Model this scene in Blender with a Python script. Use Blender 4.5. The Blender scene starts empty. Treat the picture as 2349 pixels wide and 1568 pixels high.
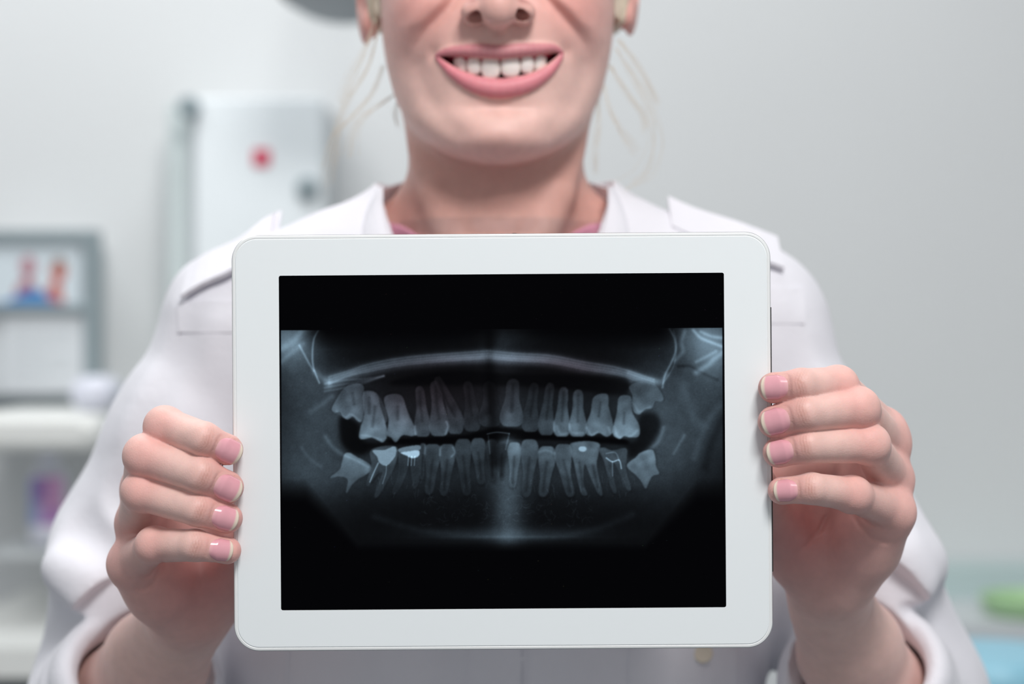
import bpy, math, random
import numpy as np
from mathutils import Vector, Matrix

# ---------------------------------------------------------------- camera, world, light, exposure
F_PX = 4113.0          # focal length in pixels of the 2349 px wide frame
ZC = 1.30              # camera height, metres
scene = bpy.context.scene
COL = scene.collection
scene.view_settings.view_transform = 'Standard'
scene.view_settings.look = 'None'
scene.view_settings.gamma = 1.0
scene.view_settings.exposure = 0.0
scene.view_settings.use_curve_mapping = False
cam_d = bpy.data.cameras.new('camera')
cam = bpy.data.objects.new('camera', cam_d)
COL.objects.link(cam)
cam.location = (0, 0, ZC)
cam.rotation_euler = (math.radians(90), 0, 0)
cam_d.sensor_width = 36.0
cam_d.lens = 36.0 * F_PX / 2349.0
cam_d.clip_start = 0.02
cam_d.dof.use_dof = True
cam_d.dof.focus_distance = 0.797
cam_d.dof.aperture_fstop = 4.3
scene.camera = cam

world = bpy.data.worlds.new('world')
scene.world = world
world.use_nodes = True
bgn = world.node_tree.nodes['Background']
bgn.inputs[0].default_value = (0.93, 0.965, 1.0, 1)
bgn.inputs[1].default_value = 0.40

def area(name, loc, target, size, size_y, power, color):
    l = bpy.data.lights.new(name, 'AREA')
    l.shape = 'RECTANGLE'; l.size = size; l.size_y = size_y
    l.energy = power; l.color = color
    o = bpy.data.objects.new(name, l)
    COL.objects.link(o)
    o.location = loc
    o.rotation_euler = (Vector(target) - Vector(loc)).to_track_quat('-Z', 'Y').to_euler()
    return o
area('ceiling_key_light', (0.26, -0.20, 2.42), (0.0, 0.95, 1.35), 0.46, 0.38, 20.5, (1.0, 0.985, 0.97))
area('ceiling_room_light', (-0.5, 1.42, 2.62), (-0.35, 2.1, 0.9), 1.5, 0.6, 17.0, (0.97, 0.99, 1.0))

# ---------------------------------------------------------------- small helpers
def P(px, py, Y):
    """photo pixel + distance in mm -> mm, x right, y away, z up, camera at 0"""
    return np.array([(px - 1174.5) * Y / F_PX, Y, (784.0 - py) * Y / F_PX])
def W3(p):
    return Vector((p[0] / 1000.0, p[1] / 1000.0, p[2] / 1000.0 + ZC))
def lin(c):
    c = np.asarray(c, dtype=np.float64) / 255.0
    return np.where(c <= 0.04045, c / 12.92, ((c + 0.055) / 1.055) ** 2.4)
def rgb(*c):
    v = lin(c)
    return (float(v[0]), float(v[1]), float(v[2]), 1.0)
def tag(o, label=None, cat=None, group=None, kind=None):
    if label: o['label'] = label
    if cat: o['category'] = cat
    if group: o['group'] = group
    if kind: o['kind'] = kind
    return o
def material(name, color, rough=0.5, metal=0.0, spec=0.5, noise=0.0, scale=40.0, bump=0.0, bscale=200.0,
             attr=None, sss=0.0, coat=0.0, alpha=None, trans=0.0, ior=1.45, sheen=0.0):
    m = bpy.data.materials.new(name)
    m.use_nodes = True
    nt = m.node_tree
    b = nt.nodes['Principled BSDF']
    b.inputs['Roughness'].default_value = rough
    b.inputs['Metallic'].default_value = metal
    b.inputs['Specular IOR Level'].default_value = spec
    b.inputs['IOR'].default_value = ior
    b.inputs['Transmission Weight'].default_value = trans
    b.inputs['Coat Weight'].default_value = coat
    b.inputs['Coat Roughness'].default_value = 0.08
    b.inputs['Sheen Weight'].default_value = sheen
    if sss > 0:
        b.inputs['Subsurface Weight'].default_value = sss
        b.inputs['Subsurface Radius'].default_value = (1.0, 0.35, 0.2)
        b.inputs['Subsurface Scale'].default_value = 0.004
    src = None
    if attr:
        a = nt.nodes.new('ShaderNodeAttribute'); a.attribute_name = attr
        src = a.outputs['Color']
    tc = nt.nodes.new('ShaderNodeTexCoord')
    if noise > 0:
        n = nt.nodes.new('ShaderNodeTexNoise'); n.inputs['Scale'].default_value = scale
        n.inputs['Detail'].default_value = 5
        nt.links.new(tc.outputs['Object'], n.inputs['Vector'])
        r = nt.nodes.new('ShaderNodeMapRange')
        r.inputs[1].default_value = 0.3; r.inputs[2].default_value = 0.7
        r.inputs[3].default_value = 1.0 - noise; r.inputs[4].default_value = 1.0 + noise
        nt.links.new(n.outputs['Fac'], r.inputs[0])
        mx = nt.nodes.new('ShaderNodeVectorMath'); mx.operation = 'SCALE'
        if src: nt.links.new(src, mx.inputs[0])
        else: mx.inputs[0].default_value = color[:3]
        nt.links.new(r.outputs[0], mx.inputs['Scale'])
        src = mx.outputs[0]
    if src: nt.links.new(src, b.inputs['Base Color'])
    else: b.inputs['Base Color'].default_value = color
    if bump > 0:
        n2 = nt.nodes.new('ShaderNodeTexNoise'); n2.inputs['Scale'].default_value = bscale
        n2.inputs['Detail'].default_value = 4
        nt.links.new(tc.outputs['Object'], n2.inputs['Vector'])
        bp = nt.nodes.new('ShaderNodeBump'); bp.inputs['Strength'].default_value = 1.0
        bp.inputs['Distance'].default_value = bump
        nt.links.new(n2.outputs['Fac'], bp.inputs['Height'])
        nt.links.new(bp.outputs[0], b.inputs['Normal'])
    return m

def link_mesh(name, me, mat, parent=None, smooth=True):
    if smooth:
        me.polygons.foreach_set('use_smooth', np.ones(len(me.polygons), dtype=bool))
    if mat: me.materials.append(mat)
    o = bpy.data.objects.new(name, me)
    COL.objects.link(o)
    if parent is not None: o.parent = parent
    return o
def quads_mesh(name, v, q, colors=None):
    """v (N,3) metres, q (M,4) int"""
    me = bpy.data.meshes.new(name)
    v = np.asarray(v, dtype=np.float32); q = np.asarray(q, dtype=np.int32)
    me.vertices.add(len(v)); me.vertices.foreach_set('co', v.ravel())
    me.loops.add(q.size); me.loops.foreach_set('vertex_index', q.ravel())
    me.polygons.add(len(q))
    me.polygons.foreach_set('loop_start', np.arange(len(q), dtype=np.int32) * 4)
    me.update(calc_edges=True)
    if colors is not None:
        a = me.color_attributes.new('Col', 'FLOAT_COLOR', 'POINT')
        c = np.ones((len(v), 4), dtype=np.float32); c[:, :3] = colors
        a.data.foreach_set('color', c.ravel())
    return me
def py_mesh(name, verts, faces):
    me = bpy.data.meshes.new(name)
    me.from_pydata([tuple(map(float, p)) for p in verts], [], [tuple(f) for f in faces])
    me.update()
    return me

class MB:
    """collects simple solids (metres, world axes) into one mesh"""
    def __init__(s): s.v = []; s.f = []
    def add(s, v, f):
        o = len(s.v); s.v += [tuple(map(float, p)) for p in v]; s.f += [tuple(i + o for i in q) for q in f]
    def box(s, lo, hi, r=0.0, seg=3):
        """box with its x-z outline rounded by r"""
        x0, y0, z0 = lo; x1, y1, z1 = hi
        s.prism(rrect(x0, z0, x1, z1, r, seg), y0, y1)
    def prism(s, pts, y0, y1, bev=0.0):
        n = len(pts)
        if bev > 0:
            c = np.mean(np.array(pts), axis=0)
            def inset(p): 
                d = c - np.array(p); L = np.abs(d); 
                return np.array(p) + np.sign(d) * np.minimum(L, bev)
            ins = [inset(p) for p in pts]
            rings = [(ins, y0), (pts, y0 + bev), (pts, y1 - bev), (ins, y1)]
        else:
            rings = [(pts, y0), (pts, y1)]
        v = [(p[0], y, p[1]) for ring, y in rings for p in ring]
        f = []
        for k in range(len(rings) - 1):
            for i in range(n):
                j = (i + 1) % n
                f.append((k * n + i, k * n + j, (k + 1) * n + j, (k + 1) * n + i))
        f.append(tuple(range(n - 1, -1, -1)))
        f.append(tuple((len(rings) - 1) * n + i for i in range(n)))
        s.add(v, f)
    def tube(s, pts, rad, n=10, caps=True):
        pts = [Vector(p) for p in pts]
        if not hasattr(rad, '__len__'): rad = [rad] * len(pts)
        up = Vector((0, 0, 1)); v = []; f = []
        for i, p in enumerate(pts):
            d = (pts[min(i + 1, len(pts) - 1)] - pts[max(i - 1, 0)]).normalized()
            a = d.cross(up)
            if a.length < 1e-3: a = d.cross(Vector((1, 0, 0)))
            a.normalize(); b = d.cross(a).normalized()
            for k in range(n):
                t = 2 * math.pi * k / n
                v.append(p + rad[i] * (math.cos(t) * a + math.sin(t) * b))
        for i in range(len(pts) - 1):
            for k in range(n):
                j = (k + 1) % n
                f.append((i * n + k, i * n + j, (i + 1) * n + j, (i + 1) * n + k))
        if caps:
            f.append(tuple(range(n))); f.append(tuple((len(pts) - 1) * n + k for k in range(n - 1, -1, -1)))
        s.add(v, f)
    def lathe(s, center, axis, prof, n=28):
        """prof: list of (distance along axis, radius)"""
        c = Vector(center); d = Vector(axis).normalized()
        a = d.cross(Vector((0, 0, 1)))
        if a.length < 1e-3: a = Vector((1, 0, 0))
        a.normalize(); b = d.cross(a).normalized()
        v = []; f = []
        for (h, r) in prof:
            for k in range(n):
                t = 2 * math.pi * k / n
                v.append(c + d * h + max(r, 1e-5) * (math.cos(t) * a + math.sin(t) * b))
        for i in range(len(prof) - 1):
            for k in range(n):
                j = (k + 1) % n
                f.append((i * n + k, i * n + j, (i + 1) * n + j, (i + 1) * n + k))
        f.append(tuple(range(n))); f.append(tuple((len(prof) - 1) * n + k for k in range(n - 1, -1, -1)))
        s.add(v, f)
    def build(s, name, mat, parent=None, smooth=False):
        me = py_mesh(name, s.v, s.f)
        import bmesh
        bm = bmesh.new(); bm.from_mesh(me); bmesh.ops.recalc_face_normals(bm, faces=bm.faces); bm.to_mesh(me); bm.free()
        o = link_mesh(name, me, mat, parent, False)
        if smooth:
            me.polygons.foreach_set('use_smooth', np.ones(len(me.polygons), dtype=bool))
            try: me.set_sharp_from_angle(angle=math.radians(40))
            except Exception: pass
        return o
def rrect(x0, z0, x1, z1, r, seg=6):
    if r <= 0: return [(x0, z0), (x1, z0), (x1, z1), (x0, z1)]
    out = []
    for cx, cz, a0 in ((x1 - r, z0 + r, -90), (x1 - r, z1 - r, 0), (x0 + r, z1 - r, 90), (x0 + r, z0 + r, 180)):
        for k in range(seg + 1):
            a = math.radians(a0 + 90.0 * k / seg)
            out.append((cx + r * math.cos(a), cz + r * math.sin(a)))
    return out
def empty(name, loc):
    o = bpy.data.objects.new(name, None); COL.objects.link(o); o.location = loc
    o.empty_display_size = 0.02
    return o
def adopt(root, *objs):
    """keep the world placement of parts built in world coordinates"""
    for o in objs:
        o.parent = root
        o.matrix_parent_inverse = Matrix.Translation(root.location).inverted()

# ---------------------------------------------------------------- signed distance modelling (all in mm)
f32 = np.float32
def smin(a, b, k):
    h = np.clip(0.5 + 0.5 * (b - a) / k, 0, 1)
    return b + (a - b) * h - k * h * (1 - h)
def smax(a, b, k): return -smin(-a, -b, k)
def cone(p, a, b, ra, rb):
    a = np.asarray(a, f32); b = np.asarray(b, f32); ba = b - a
    pa = p - a
    t = np.clip(pa @ ba / float(ba @ ba), 0, 1)
    q = pa - t[:, None] * ba
    return np.sqrt(np.einsum('ij,ij->i', q, q)) - (ra + (rb - ra) * t)
def chain(p, pts, rad, k=1.5):
    d = None
    for i in range(len(pts) - 1):
        e = cone(p, pts[i], pts[i + 1], rad[i], rad[i + 1])
        d = e if d is None else smin(d, e, k)
    return d
def ellip(p, c, r, R=None):
    q = p - np.asarray(c, f32)
    if R is not None: q = q @ np.asarray(R, f32)      # columns of R are the local axes
    r = np.asarray(r, f32)
    k0 = np.sqrt(np.sum((q / r) ** 2, axis=1)) + 1e-6
    k1 = np.sqrt(np.sum((q / (r * r)) ** 2, axis=1)) + 1e-6
    return k0 * (k0 - 1) / k1
def table(zs, vs, sig=3.0):
    o = np.argsort(zs); zs = np.asarray(zs, float)[o]; vs = np.asarray(vs, float)[o]
    z = np.arange(zs[0] - 20, zs[-1] + 20, 0.5)
    v = np.interp(z, zs, vs)
    n = int(sig * 6) + 1
    kk = np.exp(-0.5 * ((np.arange(-n, n + 1) * 0.5) / sig) ** 2); kk /= kk.sum()
    v = np.convolve(np.pad(v, n, mode='edge'), kk, mode='valid')
    return lambda q: np.interp(q, z, v).astype(f32)
def slices(p, cx, tw, tf, tb, ty, n=2.3):
    d0 = _slices(p, cx, tw, tf, tb, ty, n)
    q = p.copy(); q[:, 2] += 1.0
    g = np.clip(_slices(q, cx, tw, tf, tb, ty, n) - d0, -6, 6)
    return d0 / np.sqrt(1 + g * g)
def _slices(p, cx, tw, tf, tb, ty, n=2.3):
    x, y, z = p[:, 0] - cx, p[:, 1], p[:, 2]
    w = tw(z); yc = ty(z); rf = yc - tf(z); rb = tb(z) - yc
    dy = y - yc
    ry = np.where(dy < 0, rf, rb)
    rho = ((np.abs(x) / w) ** n + (np.abs(dy) / ry) ** n) ** (1.0 / n) + 1e-6
    return np.sqrt(x * x + dy * dy) * (1 - 1 / rho) - np.where(rho < 0.05, 5.0, 0.0).astype(f32)
def poly2(x, z, pts):
    """distance in a plane to an open polyline"""
    d = None
    for (a, b) in zip(pts[:-1], pts[1:]):
        bx, bz = b[0] - a[0], b[1] - a[1]
        t = np.clip(((x - a[0]) * bx + (z - a[1]) * bz) / (bx * bx + bz * bz), 0, 1)
        e = np.hypot(x - a[0] - t * bx, z - a[1] - t * bz)
        d = e if d is None else np.minimum(d, e)
    return d
def field_mesh(f, lo, hi, h, margin=1.0):
    lo = np.asarray(lo, float); hi = np.asarray(hi, float)
    nb = np.ceil((hi - lo) / h / 4).astype(int) + 1
    bc = [lo[i] + (np.arange(nb[i]) * 4 + 1.5) * h for i in range(3)]
    G = np.stack(np.meshgrid(*bc, indexing='ij'), -1).reshape(-1, 3).astype(f32)
    c = np.concatenate([f(G[i:i + 400000]) for i in range(0, len(G), 400000)])
    act = np.abs(c) < (3.0 * h * 1.25 + margin)
    V = np.empty((len(G), 64), f32); V[:] = c[:, None]
    off = np.stack(np.meshgrid(*[np.arange(4) - 1.5] * 3, indexing='ij'), -1).reshape(-1, 3).astype(f32) * h
    ids = np.nonzero(act)[0]
    for i in range(0, len(ids), 6000):
        s = ids[i:i + 6000]
        V[s] = f((G[s][:, None, :] + off[None]).reshape(-1, 3)).reshape(-1, 64)
    V = V.reshape(nb[0], nb[1], nb[2], 4, 4, 4).transpose(0, 3, 1, 4, 2, 5).reshape(nb[0] * 4, nb[1] * 4, nb[2] * 4)
    S = V < 0
    n = np.array(V.shape)
    cnt = np.zeros(n - 1, np.uint8)
    for i in (0, 1):
        for j in (0, 1):
            for k in (0, 1):
                cnt += S[i:n[0] - 1 + i, j:n[1] - 1 + j, k:n[2] - 1 + k]
    cells = np.argwhere((cnt > 0) & (cnt < 8))
    idx = np.full(n - 1, -1, np.int32); idx[tuple(cells.T)] = np.arange(len(cells))
    pos = np.zeros((len(cells), 3)); num = np.zeros(len(cells))
    corners = [(i, j, k) for i in (0, 1) for j in (0, 1) for k in (0, 1)]
    for a in corners:
        for ax in range(3):
            if a[ax]: continue
            b = list(a); b[ax] = 1
            va = V[cells[:, 0] + a[0], cells[:, 1] + a[1], cells[:, 2] + a[2]]
            vb = V[cells[:, 0] + b[0], cells[:, 1] + b[1], cells[:, 2] + b[2]]
            m = (va < 0) != (vb < 0)
            t = np.where(m, va / np.where(m, va - vb, 1), 0)
            q = np.tile(np.array(a, float), (len(cells), 1)); q[:, ax] += t
            pos += np.where(m[:, None], q, 0); num += m
    pos = lo + (cells + pos / num[:, None]) * h
    Q = []
    for ax in range(3):
        s0 = [slice(1, -1)] * 3; s1 = [slice(1, -1)] * 3
        s0[ax] = slice(0, -1); s1[ax] = slice(1, None)
        A = S[tuple(s0)]; B = S[tuple(s1)]
        e = np.argwhere(A != B)
        ina = A[tuple(e.T)]
        base = e.copy(); o1, o2 = [(1, 2), (2, 0), (0, 1)][ax]
        base[:, o1] += 1; base[:, o2] += 1
        def cell(d1, d2):
            q = base.copy(); q[:, o1] -= d1; q[:, o2] -= d2
            return idx[tuple(q.T)]
        q = np.stack([cell(1, 1), cell(0, 1), cell(0, 0), cell(1, 0)], 1)
        q[~ina] = q[~ina][:, ::-1]
        Q.append(q)
    Q = np.concatenate(Q)
    Q = Q[(Q >= 0).all(1)]
    return pos.astype(f32), Q
def to_world(v):
    o = np.asarray(v, np.float64) / 1000.0
    o[:, 2] += ZC
    return o
# ---------------------------------------------------------------- materials
M = {}
M['wall'] = material('wall_paint', rgb(219, 221, 222), 0.6, noise=0.01, scale=3)
M['ceiling'] = material('ceiling_paint', rgb(235, 236, 236), 0.8, noise=0.01, scale=3)
M['floor'] = material('floor_vinyl', rgb(128, 134, 140), 0.45, noise=0.03, scale=8)
M['white_metal'] = material('white_enamel', rgb(240, 246, 249), 0.35, noise=0.01, scale=10)
M['grey_metal'] = material('grey_aluminium', rgb(150, 163, 168), 0.4, 0.2, noise=0.02, scale=30)
M['dark_metal'] = material('dark_grey_plastic', rgb(96, 104, 108), 0.45, noise=0.02, scale=30)
M['cream'] = material('cream_laminate', rgb(232, 233, 230), 0.4, noise=0.01, scale=10)
M['shade'] = material('grey_laminate', rgb(205, 210, 213), 0.5, noise=0.01, scale=10)
M['teal_glass'] = material('teal_tinted_panel', rgb(190, 208, 208), 0.35, noise=0.01, scale=10)
M['blue'] = material('light_blue_vinyl', rgb(146, 200, 220), 0.4, noise=0.01, scale=10)
M['green'] = material('green_vinyl', rgb(172, 208, 160), 0.4, noise=0.01, scale=10)
M['red'] = material('red_enamel', rgb(214, 40, 84), 0.4, noise=0.01, scale=10)
M['print_purple'] = material('purple_print', rgb(160, 125, 190), 0.5, noise=0.01, scale=10)
M['print_pink'] = material('pink_print', rgb(212, 160, 205), 0.5, noise=0.01, scale=10)
M['print_blue'] = material('blue_print', rgb(48, 128, 190), 0.5, noise=0.01, scale=10)
M['print_skin'] = material('warm_print', rgb(196, 110, 98), 0.5, noise=0.01, scale=10)
M['print_hair'] = material('brown_print', rgb(130, 92, 70), 0.5, noise=0.01, scale=10)
M['print_mauve'] = material('mauve_print', rgb(176, 120, 132), 0.5, noise=0.01, scale=10)
M['bottle'] = material('white_plastic', rgb(222, 224, 236), 0.3, noise=0.01, scale=10)

# ---------------------------------------------------------------- the room
YW = 2.20
def slab(name, lo, hi, mat):
    b = MB(); b.box(lo, hi)
    return tag(b.build(name, mat), kind='structure')
slab('wall_back', (-1.9, YW, 0.0), (1.9, YW + 0.1, 2.7), M['wall'])
slab('wall_left', (-2.0, -1.2, 0.0), (-1.9, YW + 0.1, 2.7), M['wall'])
slab('wall_right', (1.9, -1.2, 0.0), (2.0, YW + 0.1, 2.7), M['wall'])
slab('floor', (-2.0, -1.2, -0.1), (2.0, YW + 0.1, 0.0), M['floor'])
slab('ceiling', (-2.0, -1.2, 2.7), (2.0, YW + 0.1, 2.8), M['ceiling'])
def wp(px, py, Y):
    return W3(P(px, py, Y * 1000.0))

# ---- wall-mounted white cabinet with a red sticker
Yc = 2.02
def rect(px0, py0, px1, py1, Y):
    a = wp(px0, py1, Y); b = wp(px1, py0, Y)
    return a.x, a.z, b.x, b.z
x0, z0, x1, z1 = rect(446, 222, 742, 900, Yc)
cab = empty('wall_cabinet', ((x0 + x1) / 2, YW, z0))
b = MB(); b.prism(rrect(x0 - 0.012, z0 - .01, x1 - .004, z1 + .004, 0.008, 3), Yc + 0.03, YW, 0.004)
body = b.build('body', M['shade'])
b = MB(); b.prism(rrect(x0, z0, x1, z1, 0.006, 3), Yc + 0.004, Yc + 0.028, 0.003)
door = b.build('door', M['white_metal'])
sx0, sz0, sx1, sz1 = rect(380, 232, 452, 900, Yc + 0.05)
b = MB(); b.prism(rrect(sx0, sz0, sx1 + .006, sz1, 0.004, 3), Yc + 0.06, YW, 0.003)
side = b.build('side_panel', material('grey_green_enamel', rgb(206, 216, 216), 0.45, noise=0.01, scale=10))
knobs = []
for (kx, ky) in ((434, 246), (706, 432)):
    c = wp(kx, ky, Yc)
    b = MB(); b.lathe((c.x, Yc + 0.07, c.z), (0, -1, 0), [(0, 0.007), (0.06, 0.007), (0.062, 0.013), (0.074, 0.013), (0.078, 0.009)], 24)
    knobs.append(b.build('knob', M['grey_metal'], smooth=True))
q0 = rect(580, 342, 618, 380, Yc)
b = MB(); b.prism(rrect(q0[0], q0[1], q0[2], q0[3], 0.003, 3), Yc + 0.0015, Yc + 0.0045, 0)
stick = b.build('sticker', M['red'])
adopt(cab, body, side, door, stick, *knobs)
for o_ in (stick,): tag(o_, 'small red square sticker')
tag(cab, 'white wall cabinet with a small red square sticker behind the shoulder', 'cabinet')

# ---- notice frame with a photo and a printed sheet, far left
Yn = 2.10
nf = empty('notice_frame', (wp(60, 740, Yn).x, YW, wp(60, 945, Yn).z))
fr = []
def bar(px0, py0, px1, py1, d0, d1, mat, name):
    r = rect(px0, py0, px1, py1, Yn)
    b = MB(); b.prism(rrect(*r, 0.002, 2), d0, d1, 0.001); o = b.build(name, mat); fr.append(o); return o
bar(-90, 560, 200, 945, Yn + 0.004, YW, M['shade'], 'backing')
bar(-90, 528, 226, 557, Yn - 0.01, Yn + 0.02, M['grey_metal'], 'frame_bar')
bar(197, 557, 228, 945, Yn - 0.01, Yn + 0.02, M['grey_metal'], 'frame_bar')
bar(-90, 906, 197, 945, Yn - 0.01, Yn + 0.02, M['dark_metal'], 'frame_bar')
bar(-90, 697, 205, 716, Yn - 0.012, Yn + 0.01, M['grey_metal'], 'frame_bar')
ph = bar(-60, 560, 188, 712, Yn - 0.002, Yn + 0.002, material('photo_paper', rgb(212, 222, 228), 0.35, noise=0.02, scale=10), 'photograph')
sh = bar(6, 722, 192, 904, Yn - 0.002, Yn + 0.002, material('paper', rgb(216, 220, 224), 0.6, noise=0.01, scale=10), 'paper_sheet')
adopt(nf, *fr)
def print_blob(pts, mat, name, parent, lift):
    v = [wp(a, c, Yn) for a, c in pts]
    poly = [(p.x, p.z) for p in v]
    b = MB(); b.prism(poly, Yn - 0.003 - lift, Yn - 0.0018 - lift)
    o = b.build(name, mat); adopt(nf, o)
    return o
def ring_pts(cx, cy, rx, ry, n=20): return [(cx + rx * math.cos(2 * math.pi * i / n), cy + ry * math.sin(2 * math.pi * i / n)) for i in range(n)]
ph.location = (0, 0, 0)
print_blob([(30, 700), (40, 655), (62, 635), (80, 650), (95, 700)], M['print_mauve'], 'printed_figure', nf, 0.0002)
print_blob(ring_pts(66, 612, 17, 24), M['print_mauve'], 'printed_head', nf, 0.0004)
print_blob([(100, 702), (112, 660), (125, 640), (142, 660), (150, 702)], M['print_skin'], 'printed_figure', nf, 0.0006)
print_blob(ring_pts(136, 622, 17, 25), M['print_skin'], 'printed_head', nf, 0.0008)
print_blob([(118, 622), (122, 600), (138, 592), (153, 602), (154, 622), (146, 612), (128, 610)], M['print_hair'], 'printed_hair', nf, 0.001)
print_blob([(-60, 716), (-60, 702), (20, 690), (60, 668), (96, 664), (120, 690), (190, 705), (190, 716)], M['print_blue'], 'printed_band', nf, 0.0012)
for i in range(9):
    r = rect(24, 760 + i * 14, 24 + (140 if i % 4 != 3 else 90), 764 + i * 14, Yn)
    b = MB(); b.prism([(r[0], r[1]), (r[2], r[1]), (r[2], r[3]), (r[0], r[3])], Yn - 0.0028, Yn - 0.0019)
    o = b.build('printed_line', M['shade']); adopt(nf, o)
tag(nf, 'grey framed notice with a colour photograph above a printed sheet on the wall', 'notice frame')

# ---- pale shelf below the notice
a = wp(-120, 950, 1.86); c = wp(236, 1030, 1.86)
sh_ = MB()
sh_.prism(rrect(a.x, c.z, c.x, a.z, 0.016, 5), 1.84, YW, 0.008)
shelf = sh_.build('wall_shelf', M['cream'])
tag(shelf, 'thick rounded cream shelf on the wall under the framed notice', 'shelf')
# white pack lying on it
a = wp(165, 862, 1.92); c = wp(262, 952, 1.92)
t_ = MB(); t_.prism(rrect(a.x, W3(P(0, 948, 1860)).z, c.x, a.z, 0.018, 6), 1.90, 1.98, 0.014)
pack = t_.build('towel_pack', M['bottle'], smooth=True)
tag(pack, 'soft white pack of paper towels on the cream shelf in front of the frame', 'towel pack')

# ---- wall bottle with purple label
cB = wp(112, 1250, 2.0); hB = wp(112, 1050, 2.0).z - cB.z
bt = empty('dispenser_bottle', (cB.x, 2.0, cB.z))
b = MB(); b.lathe((cB.x, 2.0, cB.z), (0, 0, 1), [(0, 0.016), (0.004, 0.021), (hB * .78, 0.0215), (hB * .88, 0.016), (hB * .93, 0.009), (hB * .97, 0.009)], 32)
o1 = b.build('bottle_body', M['bottle'], smooth=True)
b = MB(); b.lathe((cB.x, 2.0, cB.z + hB * .93), (0, 0, 1), [(0, 0.011), (0.012, 0.011), (0.013, 0.008)], 24)
o2 = b.build('cap', M['bottle'], smooth=True)
def label(a0, a1, h0, h1, mat, name, r=0.0222):
    v = []; f = []
    n = 10
    for i in range(n + 1):
        t = math.radians(a0 + (a1 - a0) * i / n)
        for hh, rr in ((h0, r), (h1, r), (h1, r - 0.001), (h0, r - 0.001)):
            v.append((cB.x + rr * math.sin(t), 2.0 - rr * math.cos(t), cB.z + hB * hh))
    for i in range(n):
        for k in range(4):
            f.append((i * 4 + k, i * 4 + (k + 1) % 4, i * 4 + 4 + (k + 1) % 4, i * 4 + 4 + k))
    m_ = MB(); m_.add(v, f); return m_.build(name, mat, smooth=True)
o3 = label(-70, -8, .25, .78, material('pale_blue_print', rgb(158, 170, 212), .5, noise=.01, scale=10), 'label_panel')
o4 = label(-8, 60, .25, .80, M['print_pink'], 'label_panel')
o5 = label(-30, 5, .52, .80, M['print_purple'], 'label_mark', 0.0228)
o6 = label(5, 40, .28, .42, M['print_purple'], 'label_mark', 0.0228)
adopt(bt, o1, o2, o3, o4, o5, o6)
tag(bt, 'white plastic bottle with a purple and pink label below the cream shelf', 'bottle')
# small bracket shelf carrying the bottle
b = MB(); b.box((cB.x - 0.05, 1.96, cB.z - 0.010), (cB.x + 0.04, YW, cB.z), 0.0)
br_ = b.build('bottle_bracket', M['shade'])
tag(br_, 'small pale bracket carrying the labelled bottle on the wall', 'bracket')

# ---- low counter at the lower left
a = wp(-200, 1478, 1.80)
ct = empty('low_counter', (a.x + .14, YW, 0.0))
b = MB(); b.box((a.x, 1.78, a.z - 0.03), (a.x + 0.30, YW, a.z), 0.004, 2); w1 = b.build('worktop', M['cream'])
b = MB(); b.box((a.x + .01, 1.80, 0.0), (a.x + 0.28, YW, a.z - 0.03)); w2 = b.build('body', M['dark_metal'])
adopt(ct, w1, w2)
tag(ct, 'low counter with a cream top and dark front at the lower left corner', 'counter')

# ---- dental lamp head at the top
cl = wp(800, -6, 1.75)
lamp = empty('examination_lamp', (cl.x, cl.y, cl.z))
b = MB(); b.lathe((cl.x, 1.75, cl.z + 0.09), (-0.12, -0.35, -1), [(0, 0.02), (0.01, 0.04), (0.045, 0.06), (0.085, 0.058), (0.1, 0.05)], 40)
l1 = b.build('lamp_shell', material('lamp_shell_grey', rgb(190, 196, 192), 0.3, noise=0.01, scale=10), smooth=True)
b = MB(); b.lathe((cl.x - 0.0115, 1.75 - 0.034, cl.z - 0.006), (-0.12, -0.35, -1), [(0, 0.045), (0.004, 0.045), (0.008, 0.035)], 36)
l2 = b.build('lens', M['shade'], smooth=True)
b = MB(); b.lathe((cl.x - 0.0102, 1.75 - 0.030, cl.z + 0.005), (-0.12, -0.35, -1), [(0, 0.0565), (0.004, 0.0585), (0.008, 0.0565), (0.008, 0.046), (0.002, 0.046)], 40)
l4 = b.build('lens_rim', M['dark_metal'], smooth=True)
b = MB(); b.tube([(cl.x, 1.75, cl.z + 0.09), (cl.x + 0.02, 1.78, cl.z + 0.2), (cl.x + 0.25, 1.85, cl.z + 0.3), (cl.x + 0.3, 1.9, 2.7)], 0.014, 14)
l3 = b.build('arm', M['white_metal'], smooth=True)
adopt(lamp, l1, l2, l3, l4)
tag(lamp, 'grey dental examination lamp hanging behind the head at the top', 'lamp')

# ---- right side: counter with teal panel, blue stool seat and green tray
p0 = wp(2080, 1300, 2.05)
rc = empty('side_counter', (1.0, YW, 0.0))
zt = wp(2200, 1425, 1.95).z
b = MB(); b.box((p0.x, 1.93, zt - 0.03), (1.88, YW - .002, zt), 0.004, 2); c1 = b.build('worktop', M['shade'])
b = MB(); b.box((p0.x + .01, 1.95, 0), (1.87, YW - .002, zt - 0.03)); c2 = b.build('body', material('pale_blue_front', rgb(196, 208, 216), .5, noise=.01, scale=10))
b = MB(); b.box((p0.x, 2.12, zt), (1.88, YW - .002, wp(2200, 1300, 2.12).z), 0.004, 2); c3 = b.build('splash_panel', M['teal_glass'])
adopt(rc, c1, c2, c3)
tag(rc, 'pale counter with a teal back panel at the lower right', 'counter')
cs = wp(2275, 1492, 1.60)
st = empty('round_stool', (cs.x, 1.60, 0))
b = MB(); b.lathe((cs.x, 1.60, cs.z - 0.05), (0, 0, 1), [(0, 0.055), (0.003, 0.07), (0.02, 0.078), (0.040, 0.078), (0.050, 0.070), (0.053, 0.03)], 44)
s1 = b.build('seat', M['blue'], smooth=True)
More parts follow.
